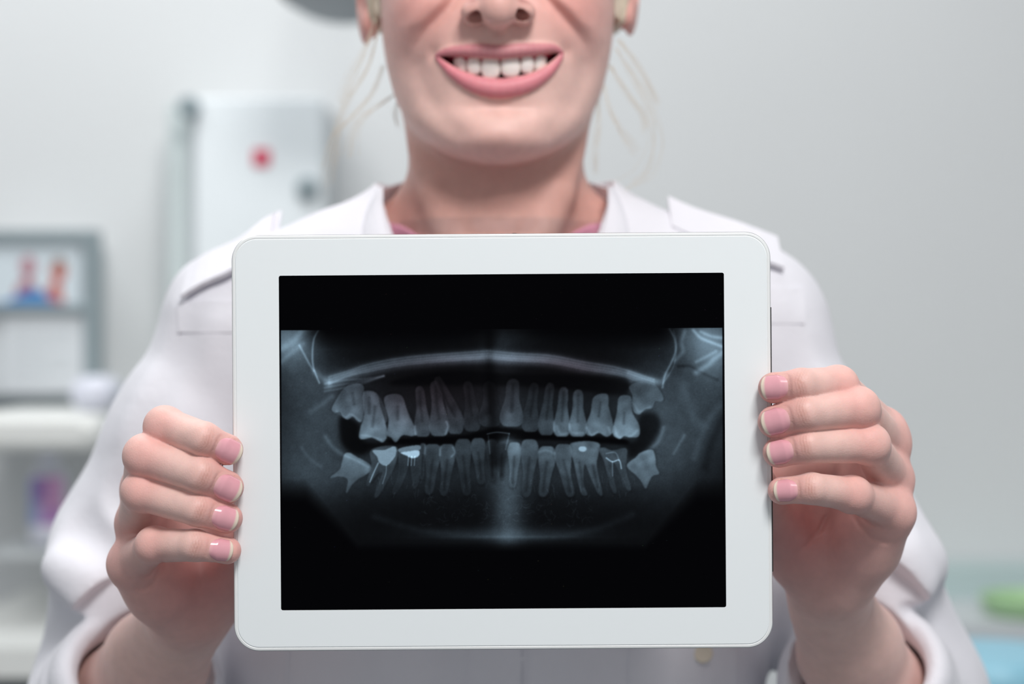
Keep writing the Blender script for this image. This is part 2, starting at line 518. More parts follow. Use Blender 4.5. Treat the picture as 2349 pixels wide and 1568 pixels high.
b = MB(); b.lathe((cs.x, 1.60, 0.03), (0, 0, 1), [(0, 0.02), (cs.z - 0.08, 0.02)], 20); s2 = b.build('stem', M['grey_metal'], smooth=True)
b = MB(); b.lathe((cs.x, 1.60, 0.0), (0, 0, 1), [(0, 0.17), (0.02, 0.16), (0.035, 0.03)], 40); s3 = b.build('base', M['grey_metal'], smooth=True)
b = MB(); b.lathe((cs.x, 1.60, cs.z - 0.066), (0, 0, 1), [(0, 0.05), (0.003, 0.084), (0.014, 0.084), (0.017, 0.05)], 44)
s4 = b.build('seat_rim', M['green'], smooth=True)
adopt(st, s1, s2, s3, s4)
tag(st, 'round light blue padded stool with a green rim at the lower right', 'stool')
cg = wp(2335, 1460, 1.95)
b = MB(); cg.x += 0.03
b.lathe((cg.x, 2.0, zt + 0.0005), (0, 0, 1), [(0, 0.045), (0.004, 0.052), (0.020, 0.058), (0.021, 0.055), (0.008, 0.048), (0.007, 0.01)], 40)
gb = b.build('green_dish', M['green'], smooth=True)
tag(gb, 'shallow green dish on the pale counter behind the blue stool', 'dish')
# ---------------------------------------------------------------- tablet
TAB_Y = 0.800                      # glass front
S0 = 0.8 / F_PX                    # metres per photo pixel in that plane
tc_px, tc_py = 1152.0, 1012.5
ANG = math.radians(0.40)           # the top edge rises to the right
def px_to_tab(px, py):
    dx = (px - tc_px) * S0; dz = (tc_py - py) * S0
    return dx * math.cos(ANG) + dz * math.sin(ANG), -dx * math.sin(ANG) + dz * math.cos(ANG)
def tab_to_px(x, z):
    dx = x * math.cos(ANG) - z * math.sin(ANG); dz = x * math.sin(ANG) + z * math.cos(ANG)
    return tc_px + dx / S0, tc_py - dz / S0
HW, HH = 0.1204, 0.0929
tab = empty('tablet', (0, 0, 0))
tab.location = W3(P(tc_px, tc_py, 800.0))
tab.rotation_euler = (0, -ANG, 0)
M['alu'] = material('tablet_aluminium', rgb(176, 178, 180), 0.28, 1.0, noise=0.02, scale=300)
M['bezel'] = material('white_glass_bezel', rgb(240, 245, 247), 0.22, spec=0.25, noise=0.0, scale=5)
M['edge'] = material('white_trim', rgb(238, 240, 240), 0.35, noise=0.0, scale=5)
M['black_gap'] = material('black_plastic', rgb(14, 14, 16), 0.5, noise=0.01, scale=5)
M['dark_glass'] = material('black_screen_glass', rgb(1, 1, 1), 0.16, spec=0.12, noise=0.0, scale=5)

def outline(hw, hh, r, seg=14): return rrect(-hw, -hh, hw, hh, r, seg)
def loft(rings, closed_back=True, hole=None):
    """rings: list of (outline pts, y)"""
    n = len(rings[0][0]); v = []; f = []
    for pts, y in rings:
        v += [(p[0], y, p[1]) for p in pts]
    for k in range(len(rings) - 1):
        for i in range(n):
            j = (i + 1) % n
            f.append((k * n + i, k * n + j, (k + 1) * n + j, (k + 1) * n + i))
    if closed_back: f.append(tuple((len(rings) - 1) * n + i for i in range(n)))
    return v, f
RC = 0.0115
# aluminium shell, bulging towards its back
v, f = loft([(outline(HW - .0009, HH - .0009, RC - .0009), 0.0014), (outline(HW - .0002, HH - .0002, RC), 0.0012),
             (outline(HW, HH, RC), 0.0016), (outline(HW - .0003, HH - .0003, RC), 0.0030),
             (outline(HW - .0022, HH - .0022, RC - .001), 0.0060), (outline(HW - .0065, HH - .0065, RC - .003), 0.0084),
             (outline(HW - .013, HH - .013, RC - .006), 0.0094)])
m_ = MB(); m_.add(v, f); m_.build('shell', M['alu'], tab, True)
# thin white trim ring between shell and glass
v, f = loft([(outline(HW - .0006, HH - .0006, RC - .0006), 0.0014), (outline(HW - .00025, HH - .00025, RC - .00025), 0.0007),
             (outline(HW - .0006, HH - .0006, RC - .0006), 0.0002), (outline(HW - .0014, HH - .0014, RC - .0014), 0.0001),
             (outline(HW - .00165, HH - .00165, RC - .00165), 0.0003), (outline(HW - .0019, HH - .0019, RC - .0019), 0.00032)], False)
m_ = MB(); m_.add(v, f); m_.build('trim_ring', M['edge'], tab, True)
# white glass bezel with the screen window cut out
sx0, sz1 = px_to_tab(639.5, 631.5); sx1, sz0 = px_to_tab(1665.5, 1391.5)
sx0b, sz0b = px_to_tab(644.5, 1400.0)
sx0 = (sx0 + sx0b) / 2; sz0 = (sz0 + sz0b) / 2 
sx1t, sz1t = px_to_tab(1661, 625.5); sx1 = (sx1 + sx1t) / 2; sz1 = (sz1 + sz1t) / 2
N_ = 14
inner = rrect(sx0, sz0, sx1, sz1, 0.0009, N_)
og = outline(HW - .0018, HH - .0018, RC - .0018, N_)
og2 = outline(HW - .0021, HH - .0021, RC - .0021, N_)
v, f = loft([(og, 0.0013), (og, 0.00025), (og2, 0.0), (inner, 0.0), (inner, 0.0012)], False)
m_ = MB(); m_.add(v, f); bz = m_.build('bezel', M['bezel'], tab, False)
m_ = MB(); m_.prism([(p[0], p[1]) for p in rrect(sx0 - .0001, sz0 - .0001, sx1 + .0001, sz1 + .0001, 0.0009, 8)], 0.00035, 0.0011)
m_.build('screen_glass', M['dark_glass'], tab)
# dark strip on the right side (photo: black edge line)
xa, za = px_to_tab(1771, 704); xb, zb = px_to_tab(1775.5, 1311)
m_ = MB(); m_.prism(rrect(HW - .0004, zb, HW + .00022, za, 0.0002, 3), 0.0008, 0.0026)
m_.build('side_slot', M['black_gap'], tab)
for (a_, b_) in ((1180, 533),):
    xk, zk = px_to_tab(a_, b_)
    m_ = MB(); m_.prism(rrect(xk - .0009, HH - .0003, xk + .0009, HH + .00015, 0.0001, 2), 0.0018, 0.0034)
    m_.build('microphone_hole', M['black_gap'], tab)
tag(tab, 'white tablet showing a dental x-ray, held up in both hands', 'tablet')

# ---- the x-ray picture, painted as values on the screen's own grid
CX0, CY0, CW_, CH_ = 632, 620, 1042, 790
yy, xx = np.mgrid[0:CH_, 0:CW_].astype(f32)
xx += CX0; yy += CY0
img = np.zeros((CH_, CW_), f32)
def blur(a, s):
    n = max(1, int(3 * s)); k = np.exp(-0.5 * (np.arange(-n, n + 1) / s) ** 2); k /= k.sum()
    a = np.apply_along_axis(lambda r: np.convolve(r, k, 'same'), 0, a)
    return np.apply_along_axis(lambda r: np.convolve(r, k, 'same'), 1, a)
def Lc(p): return [(640 + a / 2.904, 740 + c / 2.904) for a, c in p]
def Rc(p): return [(1150 + a / 2.904, 740 + c / 2.904) for a, c in p]
def cr(pts, n=6, closed=True):
    """smooth the outline a little (Catmull-Rom)"""
    q = []; m = len(pts)
    for i in range(m if closed else m - 1):
        g = lambda j: np.array(pts[j % m]) if closed else np.array(pts[min(max(j, 0), m - 1)])
        p0, p1, p2, p3 = g(i - 1), g(i), g(i + 1), g(i + 2)
        for k in range(n):
            t = k / n
            q.append(0.5 * ((2 * p1) + (-p0 + p2) * t + (2 * p0 - 5 * p1 + 4 * p2 - p3) * t * t + (-p0 + 3 * p1 - 3 * p2 + p3) * t ** 3))
    if not closed: q.append(np.array(pts[-1], float))
    return np.array(q)
def poly_mask(pts, s=1.6, pad=14):
    q = cr(pts)
    x0 = int(max(q[:, 0].min() - CX0 - pad, 0)); x1 = int(min(q[:, 0].max() - CX0 + pad, CW_))
    y0 = int(max(q[:, 1].min() - CY0 - pad, 0)); y1 = int(min(q[:, 1].max() - CY0 + pad, CH_))
    X = xx[y0:y1, x0:x1]; Y = yy[y0:y1, x0:x1]
    ins = np.zeros(X.shape, bool)
    for i in range(len(q)):
        a = q[i]; c = q[(i + 1) % len(q)]
        if a[1] == c[1]: continue
        cond = (a[1] > Y) != (c[1] > Y)
        ins ^= cond & (X < (c[0] - a[0]) * (Y - a[1]) / (c[1] - a[1]) + a[0])
    return (slice(y0, y1), slice(x0, x1)), blur(ins.astype(f32), s)
def fill(pts, g, s=1.6, mix=0.9, rim=0.0):
    sl, m = poly_mask(pts, s)
    img[sl] = img[sl] * (1 - m * mix) + g * m * mix
    if rim:
        e = np.clip(4 * m * (1 - m), 0, 1)
        img[sl] += rim * e
def add_poly(pts, g, s=3.0, pad=30):
    sl, m = poly_mask(pts, s, pad); img[sl] += g * m
def blob(cx, cy, rx, ry, g, rot=0.0):
    c, s = math.cos(rot), math.sin(rot)
    dx = xx - cx; dy = yy - cy
    u = (dx * c + dy * s) / rx; w = (-dx * s + dy * c) / ry
    img[...] += (g * np.exp(-0.5 * (u * u + w * w))).astype(f32)
def stroke(pts, width, g, mul=False):
    q = cr(pts, 8, False)
    x0 = int(max(q[:, 0].min() - CX0 - 5 * width, 0)); x1 = int(min(q[:, 0].max() - CX0 + 5 * width, CW_))
    y0 = int(max(q[:, 1].min() - CY0 - 5 * width, 0)); y1 = int(min(q[:, 1].max() - CY0 + 5 * width, CH_))
    X = xx[y0:y1, x0:x1]; Y = yy[y0:y1, x0:x1]
    d = poly2(X, Y, [tuple(t) for t in q])
    e = np.exp(-0.5 * (d / width) ** 2)
    if mul: img[y0:y1, x0:x1] *= 1 - g * e
    else: img[y0:y1, x0:x1] += g * e
# broad soft tissue and bone
img += 12
for k_ in range(9):
    blob(840 + k_ * 78, 935 - abs(k_ - 4) * -3, 42, 42, 11); blob(840 + k_ * 78, 1085, 44, 36, 10)
blob(700, 1010, 75, 110, 34); blob(770, 940, 60, 60, 20); blob(690, 860, 60, 40, 22)
blob(655, 780, 48, 38, 72); blob(690, 800, 30, 30, 12); blob(720, 1090, 90, 40, 14)
blob(1560, 960, 75, 110, 32); blob(1500, 880, 60, 50, 16); blob(1640, 800, 45, 55, 72)
blob(1600, 770, 40, 30, 30); blob(1530, 1020, 50, 70, 16); blob(1650, 950, 40, 80, 16)
blob(1165, 1180, 26, 60, 42); blob(1170, 1050, 30, 70, 20); blob(1155, 960, 40, 60, 10)
blob(1150, 800, 30, 50, 14); blob(1170, 775, 70, 18, 14)
blob(900, 1080, 150, 60, 10); blob(1380, 1080, 150, 60, 14); blob(1170, 1225, 130, 12, 26)
blob(1180, 1270, 120, 5, 8)
# hard palate strokes
for dy, w_, g_ in ((0, 9, 34), (-8, 2.2, 22), (4, 2.6, 20), (14, 6, 14), (-2, 1.6, 16), (9, 1.6, 14)):
    stroke([(755, 872 + dy), (800, 856 + dy * .7), (850, 842 + dy), (920, 829 + dy), (1000, 821 + dy), (1124, 812 + dy)], w_, g_)
    stroke([(1118, 812 + dy), (1180, 818 + dy), (1260, 823 + dy), (1340, 838 + dy), (1420, 852 + dy), (1500, 878 + dy)], w_, g_)
for dy in (0, 9, 17):
    stroke([(745, 880 + dy), (790, 872 + dy), (840, 868 + dy * .5), (880, 862)], 2.2, 18)
blob(1060, 822, 60, 9, 18); blob(1190, 822, 70, 9, 24)
# band of shade under the palate (the bite block and air)
sl, m = poly_mask([(890, 880), (960, 858), (1060, 850), (1150, 856), (1280, 858), (1400, 862), (1440, 870), (1430, 905), (1330, 895), (1200, 886), (1100, 884), (980, 884)], 4, 30)
img[sl] *= 1 - 0.55 * m
# top left and right corner bones
for pts, w_, g_ in ((Lc([(20, 170), (90, 130), (150, 60), (180, 40)]), 6, 22), (Lc([(15, 260), (70, 210), (120, 170), (160, 140)]), 5, 18),
                    (Lc([(135, 150), (170, 215), (205, 280), (230, 320)]), 2.0, 34), (Lc([(262, 50), (232, 110), (222, 210), (230, 300), (268, 400)]), 1.8, 44),
                    (Lc([(240, 330), (290, 370), (330, 400)]), 6, 26), (Lc([(210, 590), (290, 540), (350, 490)]), 5, 14),
                    (Rc([(1120, 40), (1155, 110), (1160, 190), (1130, 270), (1090, 350), (1075, 430)]), 2.0, 34),
                    (Rc([(1280, 50), (1330, 100), (1400, 130), (1475, 160)]), 3, 36), (Rc([(1475, 200), (1420, 240), (1380, 280), (1300, 330)]), 5, 32),
                    (Rc([(1220, 60), (1200, 130), (1210, 190), (1160, 250)]), 4, 22), (Rc([(1475, 100), (1400, 90), (1330, 60)]), 3, 30),
                    (Rc([(1300, 260), (1360, 230), (1430, 190)]), 3, 24), (Rc([(850, 330), (960, 370), (1060, 390), (1100, 350)]), 5, 26),
                    (Rc([(1180, 290), (1260, 290), (1330, 330), (1440, 380)]), 3, -14), (Rc([(1475, 540), (1400, 620), (1330, 760), (1290, 900)]), 6, 10),
                    (Rc([(1210, 420), (1260, 560), (1320, 680)]), 9, 10), (Rc([(960, 860), (1030, 810), (1060, 760), (1080, 700)]), 4, 22),
                    (Rc([(1150, 870), (1190, 800), (1220, 750)]), 3, 16), (Rc([(1360, 960), (1400, 800), (1475, 640)]), 8, -10),
                    (Lc([(310, 760), (360, 830), (430, 880)]), 4, 20), (Lc([(150, 830), (200, 900), (280, 960)]), 3, 8)):
    stroke(pts, w_, g_)
stroke([(1545, 757), (1552, 790), (1545, 840), (1520, 880)], 1.5, 14)
# dark spaces
sl, m = poly_mask(Lc([(410, 620), (530, 670), (540, 760), (620, 800), (780, 800), (620, 840), (560, 880), (470, 860), (410, 780)]), 5, 24)
img[sl] *= 1 - 0.75 * m
sl, m = poly_mask(Rc([(920, 620), (1020, 600), (1060, 660), (1040, 740), (960, 850), (850, 900), (830, 820), (600, 770), (760, 780), (900, 780)]), 5, 24)
img[sl] *= 1 - 0.6 * m
sl, m = poly_mask([(890, 1008), (960, 1003), (1060, 998), (1110, 985), (1150, 980), (1240, 990), (1300, 1000), (1420, 1004), (1440, 1018), (1380, 1016), (1290, 1010), (1200, 1008), (1100, 1010), (1040, 1018), (960, 1020), (900, 1018)], 3, 20)
img[sl] *= 1 - 0.8 * m
# teeth
T = []
T += [(Lc(p), g) for p, g in (
 ([(360, 575), (385, 520), (430, 450), (480, 415), (550, 420), (560, 500), (555, 600), (545, 655), (520, 650), (490, 620), (460, 640), (430, 625), (410, 590), (380, 595)], 92),
 ([(660, 480), (700, 560), (718, 630), (710, 660), (690, 650), (680, 570)], 60),
 ([(565, 480), (600, 460), (650, 480), (670, 560), (700, 660), (715, 740), (690, 790), (660, 780), (620, 760), (570, 770), (540, 760), (548, 700), (570, 620)], 92),
 ([(710, 500), (770, 480), (820, 500), (850, 590), (890, 680), (915, 735), (880, 750), (820, 745), (780, 790), (750, 760), (725, 740), (735, 650), (715, 560)], 84),
 ([(440, 880), (470, 870), (520, 900), (550, 915), (600, 950), (600, 985), (570, 1010), (520, 1040), (480, 1080), (450, 1130), (460, 1040), (400, 1020), (350, 1030), (410, 980), (425, 930)], 92),
 ([(620, 850), (770, 830), (770, 930), (720, 1040), (660, 1150), (640, 1140), (690, 1000), (650, 1010), (600, 1080), (590, 1060), (620, 950)], 64),
 ([(800, 860), (870, 880), (830, 1040), (780, 1130), (760, 1120), (800, 1000)], 50),
 ([(880, 860), (935, 880), (930, 1040), (900, 1100), (885, 1000)], 50),
 ([(1395, 800), (1450, 800), (1455, 960), (1440, 1060), (1410, 1000)], 44))]
T += [(Rc(p), g) for p, g in (
 ([(620, 500), (700, 480), (710, 560), (735, 660), (740, 720), (700, 755), (650, 730), (610, 750), (570, 735), (565, 690), (600, 600)], 88),
 ([(790, 500), (860, 500), (870, 600), (910, 680), (910, 750), (860, 760), (820, 750), (790, 770), (750, 740), (755, 680), (775, 600)], 94),
 ([(860, 430), (920, 400), (1000, 410), (1040, 440), (1070, 500), (1060, 520), (1020, 520), (1000, 565), (960, 570), (925, 605), (890, 590), (880, 540), (880, 480)], 92),
 ([(460, 820), (500, 800), (590, 795), (650, 815), (640, 880), (630, 960), (665, 1130), (640, 1130), (600, 1040), (560, 940), (545, 1000), (550, 1080), (570, 1140), (535, 1130), (510, 1030), (490, 930), (470, 870)], 78),
 ([(660, 850), (690, 835), (740, 855), (825, 840), (830, 900), (825, 980), (855, 1100), (830, 1100), (790, 1000), (750, 930), (740, 1000), (765, 1120), (740, 1110), (710, 1000), (690, 920)], 60),
 ([(850, 940), (900, 900), (930, 870), (1000, 850), (1020, 900), (1025, 960), (1045, 1000), (1020, 1010), (1000, 1020), (980, 1060), (960, 1100), (940, 1060), (900, 1010), (855, 970)], 98))]
def Vw(x, y): return (630 + x / 1.2913, 663 + y / 1.2913)
def up_tooth(x0, x1, ye, xa, ya, g):
    w = x1 - x0; h = ye - ya; d = 1 if h > 0 else -1
    pts = [(x0 + .16 * w, ye), ((x0 + x1) / 2, ye + 2.5 * d), (x1 - .16 * w, ye), (x1, ye - .12 * h), (x1 - .03 * w, ye - .28 * h),
           (xa * .35 + x1 * .65 - .03 * w, ye - .58 * h), (xa + .25 * w, ye - .92 * h), (xa, ya), (xa - .25 * w, ye - .92 * h),
           (xa * .35 + x0 * .65 + .03 * w, ye - .58 * h), (x0 + .03 * w, ye - .28 * h), (x0, ye - .12 * h)]
    T.append(([Vw(*q) for q in pts], g))
    PULP.append(([Vw((x0 + x1) / 2, ye - .30 * h), Vw(xa * .6 + (x0 + x1) * .2, ye - .6 * h), Vw(xa, ye - .9 * h)], w))
PULP = []
for a in ((415, 460, 432, 430, 290, 62), (460, 514, 430, 476, 275, 60), (512, 557, 424, 488, 262, 50), (561, 608, 416, 573, 275, 42), (608, 669, 402, 636, 275, 44),
          (670, 734, 402, 706, 268, 72), (734, 781, 418, 768, 280, 48), (783, 827, 428, 815, 280, 54), (828, 874, 432, 856, 292, 76), (873, 923, 432, 899, 300, 80),
          (430, 447, 460, 436, 560, 50), (446, 490, 463, 458, 605, 56), (490, 533, 463, 502, 608, 58), (536, 581, 448, 568, 608, 50), (583, 623, 445, 611, 575, 52), (627, 656, 452, 645, 565, 42), (658, 690, 456, 672, 560, 40),
          (692, 729, 458, 705, 585, 82), (731, 779, 450, 746, 612, 66), (782, 831, 470, 796, 612, 78), (832, 879, 463, 874, 612, 72)):
    up_tooth(*a)
nz_ = blur(np.random.RandomState(2).normal(0, 1, img.shape).astype(f32), 7.0); nz_ /= nz_.std()
for pts, g in T:
    q = np.array(pts); c = q.mean(0)
    q = c + (q - c) * np.array([1.07, 1.03])
    sl, m = poly_mask([tuple(c + (a - c) * 1.09) for a in q], 2.6)
    img[sl] *= 1 - 0.22 * m
    sl, m = poly_mask([tuple(a) for a in q], 1.7, 16)
    away = np.clip((np.abs(yy[sl] - 1008) - 25) / 130, 0, 1)
    central = np.clip(1.15 - np.abs(xx[sl] - 1140) / 420, 0, 1)
    k_ = 0.92 - 0.62 * away * (0.45 + 0.55 * central)
    val_ = g * (1.12 - 0.34 * away) * (1 + 0.07 * nz_[sl])
    e = np.clip(4 * m * (1 - m), 0, 1)
    img[sl] = img[sl] * (1 - m * k_) + val_ * m * k_ + e * g * 0.13 * k_
for pts_, w_ in PULP: stroke(pts_, 1.2 + w_ * .035, 0.20, True)
for a, b_ in (((640, 560), (622, 690)), ((600, 500), (600, 600)), ((790, 560), (790, 640)), ((490, 470), (500, 540)), ((660, 1000), (620, 1060))):
    stroke(Lc([a, b_]), 3.2, 0.22, True)
for a, b_ in (((660, 530), (650, 620)), ((820, 600), (815, 670)), ((520, 930), (545, 1090)), ((610, 950), (640, 1090))):
    stroke(Rc([a, b_]), 2.6, 0.20, True)
# fillings
fill(Lc([(625, 850), (700, 850), (770, 825), (775, 880), (740, 930), (710, 950), (670, 930), (655, 890)]), 122, 1.3, 0.9, rim=14)
fill(Lc([(805, 835), (930, 815), (930, 850), (810, 862)]), 104, 1.2, 0.9)
fill(Lc([(810, 865), (870, 855), (930, 850), (932, 885), (890, 902), (850, 885)]), 158, 1.1, 0.95)
stroke(Lc([(660, 935), (630, 1000), (605, 1060)]), 1.3, 50); stroke(Lc([(715, 950), (712, 1000), (690, 1070)]), 1.1, 30)
for xk in (862, 884, 905): stroke(Lc([(xk, 890), (xk - 4, 950)]), 0.9, 42)
fill(Rc(ring_pts(542, 840, 27, 18, 12)), 146, 1.2, 0.95)
stroke(Rc([(700, 900), (740, 925), (785, 915), (800, 970)]), 1.3, 62); stroke(Rc([(740, 925), (742, 1020)]), 1.1, 30)
stroke(Rc([(700, 870), (760, 865), (785, 915)]), 1.3, 24)
for p_ in ([(1115, 660), (1125, 690), (1110, 740)], [(905, 690), (910, 740)], [(1160, 830), (1170, 865), (1150, 890)], [(975, 815), (970, 870)], [(1075, 825), (1072, 880)]): stroke(Lc(p_), 2.2, 24)
for p_ in ([(348, 660), (352, 720)], [(370, 690), (395, 740), (440, 735)], [(455, 680), (470, 730), (545, 735)], [(570, 700), (600, 745), (640, 730)], [(715, 700), (725, 730)], [(255, 860), (300, 850), (355, 870)], [(755, 690), (780, 760), (860, 755), (905, 720)], [(885, 540), (920, 590), (990, 560)]): stroke(Rc(p_), 2.6, 15)
for p_ in ([(385, 590), (440, 630), (480, 610), (535, 650)], [(550, 750), (600, 755), (680, 780)], [(440, 885), (520, 920), (595, 960)]): stroke(Lc(p_), 2.4, 15)
# jaw bone below: trabecular arcs and the lower border
rs = np.random.RandomState(4)
for i in range(150):
    x_ = rs.uniform(960, 1360); y_ = rs.uniform(1135, 1205); a_ = rs.uniform(0, 6.28); b2_ = a_ + rs.uniform(-1.2, 1.2)
    l_ = rs.uniform(3, 9)
    stroke([(x_, y_), (x_ + l_ * math.cos(a_), y_ + l_ * math.sin(a_)), (x_ + l_ * (math.cos(a_) + math.cos(b2_)), y_ + l_ * (math.sin(a_) + math.sin(b2_)))], 0.9, rs.uniform(2, 8))
for i in range(60):
    x_ = rs.uniform(860, 1460); y_ = rs.uniform(1075, 1130)
    stroke([(x_, y_), (x_ + rs.uniform(-5, 5), y_ + rs.uniform(6, 18))], 0.9, rs.uniform(3, 8))
stroke([(860, 1185), (960, 1215), (1080, 1228), (1170, 1232), (1280, 1230), (1370, 1212), (1450, 1180)], 6, 8)
blob(1170, 1231, 110, 2.5, 10)
# midline shadow and the bite piece
stroke([(1124, 760), (1122, 830), (1128, 900), (1132, 980), (1135, 1060)], 10, 0.5, True)
stroke([(1118, 995), (1140, 991), (1168, 994)], 1.4, 34); stroke([(1120, 1000), (1124, 1040)], 1.4, 20); stroke([(1168, 995), (1160, 1030)], 1.6, 24)
blob(1166, 1008, 14, 8, 26)
# fine grain
img += blur(rs.normal(0, 1, img.shape), 1.0) * 4.0 * np.clip(img / 50, 0, 1) + blur(rs.normal(0, 1, img.shape), 5.0) * 22.0 * np.clip(img / 60, 0, 1)
# limits of the film: sharp top, left and right, fading foot
top_ = 757.0 - (xx - 644) * (6.0 / 1013)
inside = np.clip(yy - top_, 0, 1) * np.clip(xx - (644 + (yy - 757) * .004), 0, 1) * np.clip(1657.5 + (yy - 757) * .004 - xx, 0, 1)
side_fall = np.clip((np.abs(xx - 1150) - 330) / 120, 0, 1)
foot = 1 - np.clip((yy - (1245 - 150 * side_fall)) / (22 + 40 * side_fall), 0, 1)
topmid = 1 - 0.85 * np.clip((800 - yy) / 40, 0, 1) * np.clip((440 - np.abs(xx - 1130)) / 60, 0, 1) * (1 - 0.6 * np.exp(-((xx - 1165) / 60) ** 2))
img = np.clip(img, 0, 200) * inside * np.maximum(foot, 0) * topmid
g = img.astype(np.float64)
red = np.exp(-((xx - 1010) / 150.0) ** 2 - ((yy - 890) / 70.0) ** 2) + 0.8 * np.exp(-((xx - 1300) / 110.0) ** 2 - ((yy - 850) / 45.0) ** 2)  # reddish reflection in the glass, painted into the picture's colour
g = 1.46 * g * g / (g + 15)
Rr = g * (0.80 + 0.14 * red) + 1.0; Gg = g * (0.965 - 0.10 * red) + 1.0; Bb = g * (1.07 - 0.10 * red) + 2.5
for k_ in range(70):                                     # specks of dust
    x_ = int(rs.uniform(20, CW_ - 20)); y_ = int(rs.uniform(20, CH_ - 20)); t_ = rs.uniform(12, 40)
    for ch in (Rr, Gg, Bb): ch[y_:y_ + 1, x_:x_ + rs.randint(1, 3)] += t_
pic = np.stack([lin(np.clip(c, 0, 255)) for c in (Rr, Gg, Bb)], -1)
nx, nz = 800, 600
gx = np.linspace(sx0 + .0001, sx1 - .0001, nx); gz = np.linspace(sz0 + .0001, sz1 - .0001, nz)
GX, GZ = np.meshgrid(gx, gz, indexing='ij')
pxs, pys = tab_to_px(GX, GZ)
u = np.clip(pxs - CX0, 0, CW_ - 2); w = np.clip(pys - CY0, 0, CH_ - 2)
iu = u.astype(int); iw = w.astype(int); fu = (u - iu)[..., None]; fw = (w - iw)[..., None]
val = (pic[iw, iu] * (1 - fu) + pic[iw, iu + 1] * fu) * (1 - fw) + (pic[iw + 1, iu] * (1 - fu) + pic[iw + 1, iu + 1] * fu) * fw
vv = np.stack([GX, np.full(GX.shape, 0.0003), GZ], -1).reshape(-1, 3)
ii = np.arange(nx * nz).reshape(nx, nz)
qq = np.stack([ii[:-1, :-1], ii[1:, :-1], ii[1:, 1:], ii[:-1, 1:]], -1).reshape(-1, 4)
me = quads_mesh('x_ray_image', vv, qq, val.reshape(-1, 3))
xm = bpy.data.materials.new('lit_x_ray_screen'); xm.use_nodes = True
nt = xm.node_tree; pb = nt.nodes['Principled BSDF']
an = nt.nodes.new('ShaderNodeAttribute'); an.attribute_name = 'Col'
pb.inputs['Base Color'].default_value = (0.0004, 0.0004, 0.0005, 1)
pb.inputs['Roughness'].default_value = 0.12
pb.inputs['Specular IOR Level'].default_value = 0.03
nt.links.new(an.outputs['Color'], pb.inputs['Emission Color']); pb.inputs['Emission Strength'].default_value = 1.0
xo = link_mesh('x_ray_image', me, xm, tab, False)
tag(xo, 'panoramic dental x-ray on the lit screen')
# ---------------------------------------------------------------- person
M['skin'] = material('skin', (1, 1, 1, 1), 0.46, spec=0.45, attr='Col', noise=0.045, scale=160.0, bump=0.00011, bscale=1300.0, sss=0.22)
M['nail'] = material('fingernail', (1, 1, 1, 1), 0.2, spec=0.5, attr='Col', noise=0.02, scale=300.0, coat=0.4)
SKIN = lin((235, 197, 188)); RED = lin((218, 132, 128)); PALM = lin((204, 132, 130)); PINK = lin((238, 174, 166)); DARK = lin((186, 120, 104))
CXB = -9.0
HANDS = {}
def tipY(r): return 800.0 - r + 0.5
# each finger: MCP, PIP, DIP, TIP as (photo x, photo y, distance, radius)
HANDS['A'] = dict(
 fingers=[[(352, 1062, 842, 9.8), (378, 978, 805, 8.7), (468, 1007, 790, 7.6), (521, 1031, None, 6.5)],
          [(330, 1122, 841, 10.0), (334, 1045, 802, 9.3), (462, 1089, 789, 8.2), (521, 1117, None, 6.8)],
          [(317, 1200, 838, 9.8), (326, 1127, 803, 8.6), (455, 1168, 790, 7.5), (521, 1188, None, 6.3)],
          [(303, 1292, 832, 9.8), (354, 1250, 804, 7.9), (447, 1250, 791, 7.0), (521, 1262, None, 5.6)]],
 carp=[(452, 1390, 876), (440, 1395, 874), (425, 1400, 870), (410, 1405, 866)],
 hyp=[(318, 1296, 838, 12.0), (372, 1345, 850, 16.5), (432, 1392, 864, 17.5)],
 then=[(462, 1390, 870, 17.0), (520, 1330, 862, 15.5), (575, 1262, 850, 12.5)],
 thumb=[(575, 1262, 850, 11.5), (610, 1190, 829, 9.6), (622, 1120, 820, 8.2)],
 wrist=(420, 1425, 884), elbow=(-250.0, 1032.0, -252.0), creases=[[(300, 1345), (330, 1352), (352, 1338), (368, 1305), (376, 1270)], [(315, 1330), (345, 1318), (362, 1285)]],
 web=[(380, 1170, 868, 13), (470, 1180, 870, 14), (560, 1190, 862, 14)], hollow=(455, 1285, 826))
HANDS['B'] = dict(
 fingers=[[(2025, 985, 842, 9.5), (1922, 884, 806, 8.5), (1838, 884, 791, 7.6), (1776, 889, None, 6.5)],
          [(2036, 1020, 841, 9.8), (1968, 936, 802, 9.1), (1847, 948, 789, 8.2), (1777, 967, None, 6.9)],
          [(2044, 1100, 838, 9.8), (1994, 1018, 803, 8.6), (1853, 1023, 790, 7.5), (1786, 1037, None, 6.4)],
          [(2046, 1172, 830, 9.6), (1956, 1134, 804, 7.9), (1862, 1120, 791, 6.9), (1794, 1125, None, 5.7)]],
 carp=[(1875, 1340, 876), (1887, 1342, 874), (1900, 1345, 870), (1912, 1345, 866)],
 hyp=[(2028, 1190, 838, 12.0), (1985, 1250, 850, 16.0), (1925, 1325, 864, 18.0)],
 then=[(1888, 1325, 870, 17.5), (1842, 1270, 862, 16.5), (1785, 1205, 850, 12.5)],
 thumb=[(1785, 1205, 850, 11.5), (1742, 1130, 829, 9.6), (1715, 1062, 820, 8.2)],
 wrist=(1905, 1385, 884), elbow=(228.0, 1032.0, -256.0), creases=[[(2045, 1247), (2000, 1235), (1972, 1205), (1955, 1175)], [(2035, 1215), (1995, 1200), (1968, 1178)], [(1905, 1165), (1880, 1215), (1838, 1262)]],
 web=[(1990, 1050, 868, 13), (1880, 1045, 870, 14), (1790, 1060, 862, 14), (1800, 1150, 862, 12), (1900, 1160, 868, 12)], hollow=(1862, 1180, 826))

